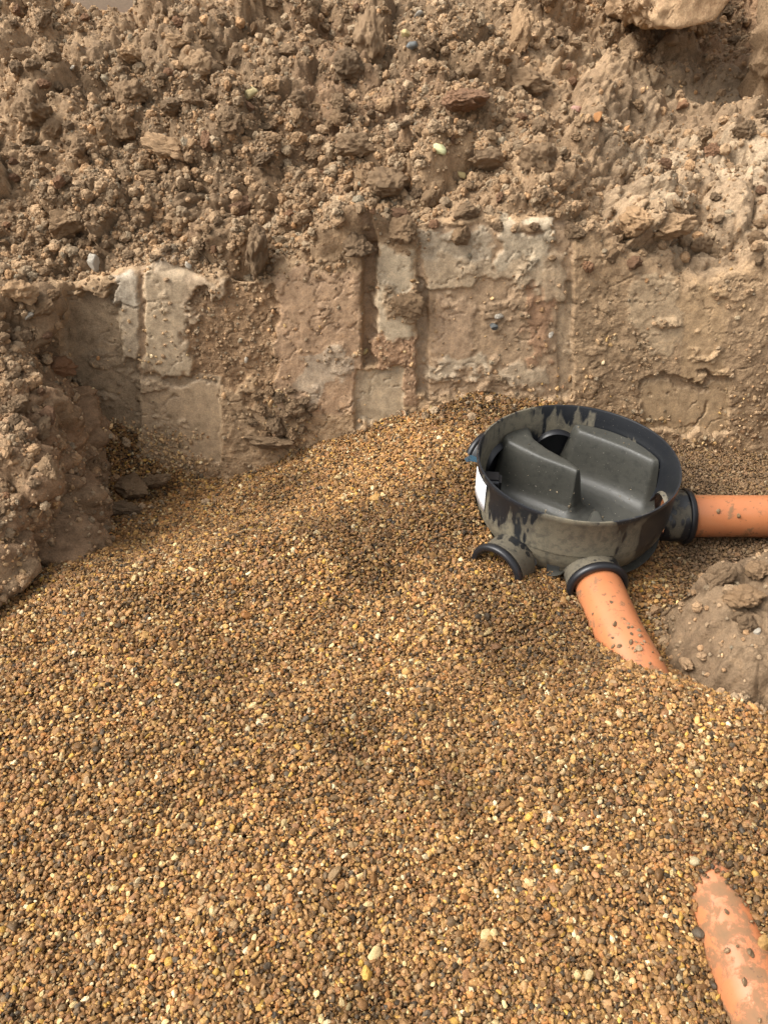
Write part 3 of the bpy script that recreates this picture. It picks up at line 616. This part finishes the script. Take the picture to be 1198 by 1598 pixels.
NAMED = [
 ('soil_clod', 0, M_SAND, 582, 76, 33, (1, .9, 1.25), 'tall orange-brown soil clod standing on the spoil near the top edge', 'clod'),
 ('soil_clod', 1, M_SAND, 302, 106, 27, (1.1, .9, .9), 'blocky tan soil clod high on the spoil bank, left of the yellow stone', 'clod'),
 ('soil_clod', 2, M_SAND, 260, 236, 37, (1.15, .9, .42), 'flat tan slab of soil lying tilted on the middle of the bank', 'clod'),
 ('soil_clod', 3, M_SAND, 764, 254, 27, (1.15, .7, .7), 'oblong sandy clod lying beside the small lime-yellow stone', 'clod'),
 ('soil_clod', 4, M_RED, 736, 162, 36, (1.1, .9, .55), 'smooth reddish clod sunk in a dark hollow of the bank', 'clod'),
 ('soil_clod', 5, M_CLOD, 672, 314, 17, (1, 1, 1), 'round brown clod perched at the end of the dark gap above the wall', 'clod'),
 ('soil_clod', 6, M_CLOD, 397, 388, 30, (.75, .7, 1.25), 'upright elongated chunk of soil leaning on the wall top above the rough cavity', 'clod'),
 ('soil_clod', 7, M_CLOD, 556, 386, 24, (1, .9, .9), 'angular soil chunk at the head of the dark vertical groove', 'clod'),
 ('soil_clod', 8, M_CLOD, 628, 366, 22, (1, .9, .95), 'rounded soil clod sitting on top of the palest smeared strip', 'clod'),
 ('soil_clod', 9, M_CLOD, 637, 478, 20, (1, .7, 1), 'crumbly clod stuck to the right edge of the palest smeared strip', 'clod'),
 ('soil_clod', 1, M_SAND, 45, 458, 27, (1.1, .9, .7), 'tan blocky clod above the small white stone on the side bank', 'clod'),
 ('soil_clod', 3, M_CLOD, 1165, 206, 17, (1, 1, .9), 'pale round clod at the far right below the shaded hollow', 'clod'),
 ('soil_clod', 5, M_CLOD, 718, 372, 15, (1, .9, .9), 'small lump hanging over the grey streaks below the wall top', 'clod'),
 ('soil_clod', 2, M_CLOD, 430, 665, 18, (1, .9, .9), 'grey-brown clod at the foot of the wall among spilled pebbles', 'clod'),
 ('soil_clod', 0, M_CLOD, 462, 640, 16, (1, .9, .9), 'upper clod in the slump of earth at the wall foot', 'clod'),
 ('soil_clod', 6, M_SAND, 810, 50, 26, (.7, .6, 1.3), 'narrow pale clod with a sliced smooth face near the top middle', 'clod'),
 ('soil_clod', 7, M_CLOD, 210, 150, 24, (1.1, .9, .8), 'grey-brown chunk below and left of the blocky tan clod', 'clod'),
 ('soil_clod', 4, M_CLOD, 600, 300, 34, (1.1, .8, .8), 'large crumbly clod roofing the dark gap above the wall', 'clod'),
 ('soil_clod', 8, M_CLOD, 545, 110, 28, (1.1, .9, .8), 'broad clod immediately left of the tall orange-brown one', 'clod'),
 ('soil_clod', 9, M_SAND, 985, 345, 30, (1, .9, .8), 'pale rough clod on the right above the rough wall section', 'clod'),
 ('stone', 0, M_YELLOWSTONE, 391, 143, 15, (1, 1, 1), 'smooth pale yellow stone half sunk in the upper spoil bank', 'stone'),
 ('stone', 1, M_GREENSTONE, 690, 237, 13, (1, 1, 1), 'small lime-yellow stone on the bank beside the oblong sandy clod', 'stone'),
 ('stone', 2, M_YELLOWSTONE, 722, 268, 9, (1, 1, 1), 'small buff stone below the lime-yellow stone', 'stone'),
 ('stone', 3, M_GREYSTONE, 150, 412, 17, (.7, .7, 1.3), 'white and grey pointed shard standing at the wall top on the left', 'stone'),
 ('stone', 0, M_GREYSTONE, 49, 493, 11, (1, 1, 1), 'small white stone on the side bank below the tan blocky clod', 'stone'),
 ('stone', 1, M_PINKSTONE, 903, 171, 11, (1, 1, 1), 'dusky pink stone just left of the orange one', 'stone'),
 ('stone', 2, M_ORANGESTONE, 928, 180, 11, (1.2, .9, .8), 'bright orange crumb of stone on the right of the bank', 'stone'),
 ('stone', 3, M_BLUESTONE, 768, 512, 12, (1.2, .8, .6), 'blue-grey flint stuck in the middle of the trench wall', 'stone'),
 ('stone', 1, M_GREYSTONE, 774, 498, 8, (1, 1, 1.1), 'pale pebble resting on the blue-grey flint in the wall', 'stone'),
 ('stone', 0, M_GREYSTONE, 386, 565, 7, (.6, .6, 1.6), 'thin white sliver of stone in the rough cavity of the wall', 'stone'),
 ('stone', 2, M_YELLOWSTONE, 573, 552, 7, (.7, .7, 1.5), 'small yellow pebble at the bottom of the dark vertical groove', 'stone'),
 ('stone', 3, M_GREYSTONE, 860, 527, 7, (1.2, .8, .7), 'small flat white pebble in the wall above the chamber', 'stone'),
 ('stone', 0, M_SAND, 1042, 58, 18, (1.2, .8, .8), 'pale stone lying under the overhanging sandy block', 'stone'),
 ('stone', 2, M_GREYSTONE, 298, 412, 8, (1, 1, 1), 'cream pebble at the top of the wide smooth strip', 'stone'),
 ('stone', 1, M_BLUESTONE, 648, 68, 11, (1, 1, 1), 'grey stone to the right of the tall orange-brown clod', 'stone'),
 ('stone', 3, M_YELLOWSTONE, 630, 50, 10, (1, 1, 1), 'tan stone above and right of the tall orange-brown clod', 'stone'),
 ('stone', 0, M_GREYSTONE, 116, 105, 6, (1, 1, 1), 'tiny white stone in the upper left of the spoil', 'stone'),
 ('stone', 2, M_GREYSTONE, 655, 20, 9, (1, 1, 1), 'small pale stone at the very top of the bank', 'stone')]
NAMED += [
 ('soil_clod', 1, M_CLOD, 1122, 905, 24, (1.1, .9, .8), 'large lumpy clod on the top of the soil tongue below the right pipe', 'clod'),
 ('soil_clod', 4, M_CLOD, 1165, 935, 26, (1.1, .9, .8), 'broad crumbly clod in the middle of the soil tongue at the right edge', 'clod'),
 ('soil_clod', 7, M_CLOD, 1160, 975, 15, (1, .9, .8), 'grey-brown clod beside the pale pebble on the soil tongue', 'clod'),
 ('soil_clod', 2, M_CLOD, 1180, 892, 20, (1.2, .9, .8), 'clod at the far end of the soil tongue by the right edge', 'clod'),
 ('soil_clod', 8, M_CLOD, 1150, 962, 10, (1, .9, .8), 'small clod under the broad crumbly one on the soil tongue', 'clod'),
 ('stone', 1, M_GREYSTONE, 1178, 983, 7, (1, 1, .8), 'pale pebble lying on the soil tongue', 'stone'),
 ('soil_clod', 5, M_CLOD, 205, 765, 26, (1.2, .9, .6), 'smeared lump of soil in the dark trench corner below the spilled gravel', 'clod'),
 ('soil_clod', 3, M_CLOD, 245, 752, 22, (1.2, .8, .6), 'smooth lump of clay at the gravel edge in the trench corner', 'clod'),
 ('soil_clod', 9, M_CLOD, 190, 800, 20, (1.2, .9, .6), 'low crumbly lump between the side bank and the gravel', 'clod'),
 ('soil_clod', 6, M_CLOD, 425, 690, 20, (1.5, .9, .5), 'flattened lump of soil where the gravel meets the wall foot', 'clod')]
SLUMP = [(398, 622, 9), (418, 612, 11), (436, 622, 12), (452, 614, 8), (470, 628, 10), (410, 640, 10), (446, 650, 12), (476, 652, 13), (398, 664, 9), (416, 684, 12), (452, 678, 14), (474, 674, 9), (434, 694, 11), (384, 686, 8), (490, 640, 9)]
for (nm, k, mt_, x_, y_, r, sc_, lb, ct) in NAMED:
    src = CLODS[k] if nm == 'soil_clod' else STONES[k]
    wallish = nm == 'soil_clod' and r > 25
    place(nm, src, mt_, x_, y_, r*(1.05 if nm == 'soil_clod' else .85), sc_, None if sc_[2] <= 1.05 else (.15, .1, random.uniform(0, 3)), .12 if nm == 'soil_clod' else .32, label=lb, cat=ct)
# the many ordinary clods of the bank
AREAS = [(0, 400, 0, 170), (400, 800, 0, 170), (800, 1198, 0, 170), (0, 400, 170, 400), (400, 800, 170, 360), (800, 1198, 170, 430), (0, 90, 430, 800)]
MARKS = [(391, 143, 'smooth pale yellow stone'), (690, 237, 'lime-yellow stone'), (150, 412, 'pointed white shard'), (49, 493, 'small white stone'), (928, 180, 'bright orange stone'), (582, 76, 'tall orange-brown clod'), (45, 458, 'tan side-bank clod'),
         (260, 236, 'flat tan slab'), (302, 106, 'blocky tan clod'), (736, 162, 'reddish sunken clod'), (1165, 206, 'pale round clod'), (577, 370, 'dark groove top'), (1060, 40, 'overhanging sandy block'), (116, 105, 'tiny white stone'), (985, 345, 'pale rough clod'),
         (397, 388, 'upright leaning chunk'), (600, 300, 'clod roofing the dark gap'), (810, 50, 'sliced narrow clod'), (210, 150, 'grey-brown chunk'), (298, 412, 'cream pebble'), (655, 20, 'topmost pale stone'), (764, 254, 'oblong sandy clod')]
def describe(x_, y_, r, sy_, sz_, tone, seen):
    size_ = 'small' if r < 11 else ('medium' if r < 17 else 'large'); shp = 'oblong' if sy_ < .83 else ('flattish' if sz_ < .70 else ('bulky' if sz_ > .82 else 'rounded'))
    for mx, my, mk_ in sorted(MARKS, key=lambda q: (q[0]-x_)**2+(q[1]-y_)**2)[:3]:
        an = math.degrees(math.atan2(my-y_, x_-mx)) % 360; dd_ = math.hypot(mx-x_, my-y_)
        dr = ['right of', 'above-right of', 'above', 'above-left of', 'left of', 'below-left of', 'below', 'below-right of'][int((an+22.5)//45) % 8]
        dw = 'just' if dd_ < 45 else ('a little' if dd_ < 85 else ('well' if dd_ < 150 else 'far'))
        lb = '%s %s %s clod %s %s the %s' % (size_, tone, shp, dw, dr, mk_)
        if lb not in seen: return lb
    return None
cnt = 0; tries = 0; seen_l = set()
while cnt < 240 and tries < 8000:
    tries += 1
    ar = random.choices(AREAS, weights=[1, 1, .6, 1.35, 1.25, .9, .75])[0]; x_ = random.uniform(ar[0], ar[1]); y_ = random.uniform(ar[2]+3, ar[3])
    if 980 < x_ and 70 < y_ < 150: continue
    r = min(32, 7.5*(1-random.random())**(-1/1.8))
    if any((x_-u)**2+(y_-v)**2 < ((r+q_)*.75)**2 for u, v, q_ in used_spots): continue
    mi = random.choices([0, 1, 2], weights=[8, 1.6, 1.6])[0]; mt_ = [M_CLOD, M_SAND, M_RED][mi]; tone = ['brown', 'sandy tan', 'reddish'][mi]
    sy_ = random.uniform(.75, 1); sz_ = random.uniform(.65, .95); lb = describe(x_, y_, r, sy_, sz_, tone, seen_l)
    if lb is None or x_ < 4 or x_ > 1194: continue
    seen_l.add(lb)
    place('soil_clod', random.choice(CLODS), mt_, x_, y_, r, (1, sy_, sz_), None, .42, label=lb, cat='clod', group='ordinary soil clods lying on the spoil')
    cnt += 1

MARKS += [(425, 655, 'white-speckled slump at the wall foot'), (386, 565, 'thin white sliver'), (425, 690, 'flattened lump at the gravel edge'), (462, 640, 'upper slump clod'), (573, 552, 'yellow pebble in the groove')]; MARKS.pop(-5)
for q_, (x_, y_, r) in enumerate(SLUMP):
    place('soil_clod', CLODS[q_ % 10], M_CLOD, x_, y_, r, (1, .85, .8), None, .25, label=describe(x_, y_, r, .85, .8, 'grey-brown', seen_l), cat='clod', group='clods slumped against the wall foot'); seen_l.add(describe(x_, y_, r, .85, .8, 'grey-brown', seen_l))

# big sandy block overhanging at the top right, and the earth mass beside it
def hull_rock(name, pts_, mat, sub, amp, seed, bev=.02):
    bm = bmesh.new()
    for p_ in pts_: bm.verts.new(p_)
    r_h = bmesh.ops.convex_hull(bm, input=bm.verts)
    bmesh.ops.delete(bm, geom=[g for g in r_h['geom_interior'] if isinstance(g, bmesh.types.BMVert)], context='VERTS') if r_h['geom_interior'] else None
    bmesh.ops.bevel(bm, geom=bm.edges[:], offset=bev, segments=2, affect='EDGES', profile=.6)
    bmesh.ops.triangulate(bm, faces=bm.faces[:])
    for _ in range(sub): bmesh.ops.subdivide_edges(bm, edges=[e for e in bm.edges if e.calc_length() > .012], cuts=1, use_grid_fill=True); bmesh.ops.triangulate(bm, faces=bm.faces[:])
    bm.normal_update()
    for v in bm.verts:
        c = v.co; left = max(0, min(1, (1.00-c.x)/.08+.3*mn.noise(c*9)))
        d_ = mn.fractal(c*16+Vector((seed,)*3), 1, 2, 5)*amp*(.25+1.0*left)+mn.fractal(c*60, 1, 2, 3)*amp*.3*(.1+left)
        v.co = c+v.normal*d_
    for f in bm.faces: f.smooth = True
    me = bpy.data.meshes.new(name); bm.to_mesh(me); bm.free(); return me
blk = hull_rock('sandy_block', [(.86, 3.18, 1.12), (.935, 3.12, 1.055), (1.0, 3.12, 1.045), (1.12, 3.14, 1.07), (1.165, 3.16, 1.13), (.79, 3.25, 1.30), (1.19, 3.2, 1.38), (.80, 3.75, 1.36), (1.2, 3.8, 1.40), (.88, 3.7, 1.0), (1.16, 3.75, 1.02), (.98, 3.4, 1.46)], M_SAND, 5, .020, 5, .010)
o = link('sandy_block', blk, None, M_SAND); tag(o, 'large sand-crusted block overhanging the shaded hollow at the top edge', 'block')
em = rock_mesh('earth_mass', 5, 77, (1, 1, 1.2), .4, 3, .09); em.materials.append(M_CLOD)
o = link('earth_mass', em); o.location = (1.52, 3.05, 1.10); o.scale = (.24, .28, .30); tag(o, 'tall brown mass of earth at the right edge beside the shaded hollow', 'earth mass')

# ------------------------------------------------------------------ inspection chamber
def tube_path(path, ro, ri, seg=48, closed_ends=True):
    """hollow tube along a polyline: outer wall out, inner wall back; returns vertex grid"""
    path = [Vector(p_) for p_ in path]; tang = []
    for i_ in range(len(path)):
        a_ = path[max(0, i_-1)]; b_ = path[min(len(path)-1, i_+1)]; tang.append((b_-a_).normalized())
    rings = []
    def ring(p_, t_, r):
        u_ = t_.cross(Vector((0, 0, 1))).normalized(); v_ = t_.cross(u_)*-1
        return [p_+u_*math.cos(2*math.pi*k/seg)*r+v_*math.sin(2*math.pi*k/seg)*r for k in range(seg)]
    for p_, t_ in zip(path, tang): rings.append(ring(p_, t_, ro(p_) if callable(ro) else ro))
    for p_, t_ in reversed(list(zip(path, tang))): rings.append(ring(p_, t_, ri))
    rings.append(rings[0])
    return np.array([[tuple(v_) for v_ in r] for r in rings])
def lathe_dir(prof, base, ang, seg=56):
    """profile (distance along, radius) turned round a horizontal axis that leaves base at ang"""
    d_ = np.array((math.cos(ang), math.sin(ang), 0)); s_ = np.array((-math.sin(ang), math.cos(ang), 0)); th = np.linspace(0, 2*np.pi, seg, endpoint=False)
    P_ = np.zeros((len(prof), seg, 3))
    for i_, (l, r) in enumerate(prof): P_[i_] = np.array(base)+d_*l+np.cos(th)[:, None]*r*s_+np.sin(th)[:, None]*r*np.array((0, 0, 1))
    return P_
def grid_obj(name, P_, mat, parent, wrap=True, attrs=None):
    me = sheet_mesh(name, P_, None, attrs, wrap); bm = bmesh.new(); bm.from_mesh(me); bmesh.ops.remove_doubles(bm, verts=bm.verts, dist=1e-6); bmesh.ops.recalc_face_normals(bm, faces=bm.faces); bm.to_mesh(me); bm.free()
    return link(name, me, parent, mat)
AZ = .170
ch = empty('inspection_chamber', (CX, CY, .08)); tag(ch, 'round black plastic drain inspection chamber smeared with clay, set in gravel', 'inspection chamber')
bpy.context.view_layer.update()
prof = [(.168, .075), (.172, .085), (.195, .120), (.224, .160), (.2395, .195), (.2425, .215), (.2430, .228), (.2462, .231), (.2468, .26), (.2475, .325), (.2500, .329), (.2505, .3385), (.2495, .3410), (.2455, .3410), (.2440, .3385), (.2425, .26), (.2400, .216), (.234, .197), (.218, .160), (.189, .12), (.165, .09), (.163, .075)]
th = np.linspace(0, 2*np.pi, 288, endpoint=False)
PP = np.array([[(CX+r*math.cos(t_), CY+r*math.sin(t_), z_+ (.0008*math.sin(5*t_) if z_ > .3 else 0)) for t_ in th] for r, z_ in prof])
me = sheet_mesh('shell', PP, None, None, True); bm = bmesh.new(); bm.from_mesh(me)
lo = [bm.verts[i_] for i_ in range(0)]
bm.verts.ensure_lookup_table(); nseg = 288; last = (len(prof)-1)*nseg
for k in range(nseg):
    k2 = (k+1) % nseg; bm.faces.new([bm.verts[k], bm.verts[k2], bm.verts[last+k2], bm.verts[last+k]])
bmesh.ops.recalc_face_normals(bm, faces=bm.faces); bm.to_mesh(me); bm.free()
shell = link('shell', me, ch, M_BLACK)
# cut the ports and the two small slots in the skirt
cuts = bmesh.new()
for an, L_ in SOCK:
    d_ = Vector((math.cos(an), math.sin(an), 0)); mt = Matrix.Translation(Vector((CX, 1.597 if an == 0 else CY, AZ+(.035 if 1 < an < 3 else .008)))+d_*.235) @ d_.to_track_quat('Z', 'Y').to_matrix().to_4x4()
    bmesh.ops.create_cone(cuts, cap_ends=True, segments=48, radius1=.0555, radius2=.0555, depth=.16, matrix=mt)
for an, wd, z1 in ((251, .032, .182), (191, .018, .215), (318, .02, .14)):
    an = math.radians(an); d_ = Vector((math.cos(an), math.sin(an), 0)); mt = Matrix.Translation(Vector((CX, CY, z1-.06))+d_*.20) @ Matrix.Rotation(an, 4, 'Z') @ Matrix.Diagonal((.09, wd, .12, 1))
    bmesh.ops.create_cube(cuts, size=1, matrix=mt)
cm = bpy.data.meshes.new('cutter'); cuts.to_mesh(cm); cuts.free(); co = bpy.data.objects.new('cutter', cm); C.objects.link(co)
md = shell.modifiers.new('cut', 'BOOLEAN'); md.operation = 'DIFFERENCE'; md.solver = 'EXACT'; md.object = co; md.use_self = True
bpy.context.view_layer.update(); dg = bpy.context.evaluated_depsgraph_get()
nm_ = bpy.data.meshes.new_from_object(shell.evaluated_get(dg)); print('shell faces', len(me.polygons), len(nm_.polygons))
if len(nm_.polygons) > 1000: shell.modifiers.clear(); shell.data = nm_
else: shell.modifiers.clear()
bpy.data.objects.remove(co)
me = shell.data
if not me.materials: me.materials.append(M_BLACK)
me.polygons.foreach_set('use_smooth', np.ones(len(me.polygons), bool))
me.set_sharp_from_angle(angle=math.radians(35))
# benching
rads = np.linspace(0.0005, .2385, 90); thb = np.linspace(0, 2*np.pi, 300, endpoint=False)
RR, TH = np.meshgrid(rads, thb, indexing='ij'); BX = CX+RR*np.cos(TH); BY = CY+RR*np.sin(TH)
def poly_dist(x, y, poly):
    d = np.full(x.shape, 9.0); inside = np.zeros(x.shape, bool)
    for (x0, y0), (x1, y1) in zip(poly, poly[1:]+poly[:1]):
        vx, vy = x1-x0, y1-y0; t_ = np.clip(((x-x0)*vx+(y-y0)*vy)/(vx*vx+vy*vy), 0, 1); d = np.minimum(d, np.hypot(x-x0-t_*vx, y-y0-t_*vy))
        c_ = ((y0 > y) != (y1 > y)); xi = x0+(y-y0)/(y1-y0+1e-12)*(x1-x0); inside ^= c_ & (x < xi)
    return np.where(inside, -d, d)
m1 = poly_dist(BX, BY, [(.516, 1.812), (.575, 1.770), (.636, 1.722), (.694, 1.662), (.80, 1.66), (.76, 1.85), (.60, 1.95), (.500, 1.90)])
m2 = poly_dist(BX, BY, [(.325, 1.768), (.400, 1.700), (.470, 1.650), (.492, 1.632), (.510, 1.648), (.485, 1.690), (.440, 1.742), (.412, 1.790), (.405, 1.90), (.30, 1.85)])
m3 = poly_dist(BX, BY, [(.440, 1.36), (.512, 1.515), (.530, 1.512), (.545, 1.36)])
fl = .128+.02*sstep(.06, .24, RR)
pd_, pf_ = [-.012, -.003, .001, .005, .012, .020, .030, .045, .065, .10], [0, .012, .05, .20, .55, .76, .87, .94, .98, 1]
def mound(d, top, w=1.0): return top-(top-.148)*np.interp(d/w, pd_, pf_)
rb = .002*np.interp(RR, [.2, .24], [0, 1])
H = np.maximum(np.maximum(mound(m1+.013, .288, .85), mound(m2+.004, .286, .85)), mound(m3, .262, .7)); H = np.maximum(H, 0*fl+.148)
for _ in range(2):
    H = (H+np.roll(H, 1, 1)+np.roll(H, -1, 1))/3; H[1:-1] = (H[1:-1]+H[:-2]+H[2:])/3
bench = grid_obj('benching', np.stack([BX, BY, H], -1), M_BENCH, ch)
gi_ = rng.integers(0, 86, 90); gj_ = rng.integers(0, 300, 90); gn = len(gi_)
gp_ = np.stack([BX[gi_, gj_], BY[gi_, gj_], H[gi_, gj_]+.0006], -1)
g_ = scatter('grit', gp_, rng.uniform(0, 6.28, (gn, 3)), peb_sizes(gn, .0013)*rng.uniform(.5, 1.6, (gn, 1)), np.array((.26, .21, .14))*rng.uniform(.4, 1.5, (gn, 1)), G_PEB, 12); tag(g_, 'specks of grit fallen on the moulded floor of the chamber', 'grit', kind='stuff')
# sockets with their sealing rings
for an, L_ in SOCK:
    s_ = grid_obj('socket', lathe_dir([(.238, .0595), (L_-.075, .0600), (L_-.068, .0655), (L_-.022, .0665), (L_-.018, .0690), (L_-.002, .0690), (L_, .0675), (L_, .0600), (L_-.06, .0585), (.236, .0575), (.236, .0595), (.238, .0595)], (CX, 1.597 if an == 0 else CY, AZ+(.03 if 1 < an < 3 else 0)), an), M_RUBBER if 1 < an < 3 else M_COLLAR, ch)
    s_.data.set_sharp_from_angle(angle=math.radians(40))
    rg = grid_obj('sealing_ring', lathe_dir([(L_-.012, .069), (L_-.013, .0715), (L_-.006, .0735), (L_+.001, .0725), (L_+.005, .069), (L_+.004, .060), (L_+.002, .0575), (L_-.004, .0575), (L_-.006, .060), (L_-.006, .067), (L_-.012, .069)], (CX, 1.597 if an == 0 else CY, AZ+(.03 if 1 < an < 3 else 0)), an), M_RUBBER, s_)
    rg.matrix_parent_inverse = s_.matrix_world.inverted() if False else Matrix.Identity(4)
# blanking plugs seen through the two unused ports, step block at the left
for an in (90, 135):
    an = math.radians(an); pl = grid_obj('blanking_plug', lathe_dir([(.2475, .0005), (.2475, .046), (.2455, .0575), (.256, .0585), (.258, .0005)], (CX, CY, AZ+.03), an), M_RUBBER, ch)
bm = bmesh.new(); bmesh.ops.create_cube(bm, size=1, matrix=Matrix.Translation((CX-.205, CY+.035, .215)) @ Matrix.Rotation(math.radians(-8), 4, 'Z') @ Matrix.Diagonal((.055, .05, .09, 1)))
bmesh.ops.bevel(bm, geom=bm.edges[:], offset=.008, segments=3, affect='EDGES'); me = bpy.data.meshes.new('step_block'); bm.to_mesh(me); bm.free(); link('step_block', me, ch, M_RUBBER)
tt = np.radians(np.linspace(181, 200, 12)); zz = np.linspace(.236, .318, 4)
SP = np.array([[(CX+r*math.cos(t_), CY+r*math.sin(t_), z_) for t_ in tt] for r, z_ in [(.2485, zz[0]), (.2492, zz[0]), (.2495, zz[1]), (.2498, zz[2]), (.2500, zz[3]), (.2490, zz[3])]])
st = grid_obj('sticker', SP, M_STICKER, ch, wrap=False); st['label'] = 'white paper sticker on the outside of the wall'

# ------------------------------------------------------------------ pipes
def densify(path, n, r=.03):
    P_ = np.array(path); seg = np.linalg.norm(np.diff(P_, axis=0), axis=1); s_ = np.concatenate([[0], np.cumsum(seg)]); u_ = np.linspace(0, s_[-1], n)
    return np.stack([np.interp(u_, s_, P_[:, k]) for k in range(3)], -1)
def pipe_attr(P_):
    x, y, z = P_[..., 0], P_[..., 1], P_[..., 2]
    low = sstep(.175, .12, z)*.10; near = sstep(.70, .45, y)*.16+sstep(1.12, 1.04, y)*sstep(1.0, 1.03, y)*.10
    return low+near
pa = tube_path([tuple(v_) for v_ in densify(PIPE_A, 160)], .0550, .0515, 56)
o = grid_obj('drain_pipe', pa, M_PIPE, None, attrs={'dirt': pipe_attr(pa)}); tag(o, 'orange plastic drain pipe leaving the chamber front, bent, buried midway in gravel', 'pipe')
pb = tube_path([tuple(v_) for v_ in densify(PIPE_B, 60)], .0550, .0515, 56)
o = grid_obj('drain_pipe', pb, M_PIPE, None, attrs={'dirt': pipe_attr(pb)*.3-.06}); tag(o, 'straight clean orange drain pipe running from the chamber to the right edge', 'pipe')
# torn scrap of blue plastic behind the chamber
bm = bmesh.new()
vs = [bm.verts.new(v_) for v_ in ((.215, 1.742, .250), (.232, 1.748, .258), (.258, 1.735, .256), (.256, 1.722, .250), (.232, 1.727, .252), (.22, 1.732, .246))]; bm.faces.new(vs)
r_ = bmesh.ops.solidify(bm, geom=bm.faces[:], thickness=.004); me = bpy.data.meshes.new('plastic_scrap'); bm.to_mesh(me); bm.free()
o = link('plastic_scrap', me, None, M_BLUE); tag(o, 'small dark blue plastic scrap sticking out of gravel behind the chamber rim', 'scrap')
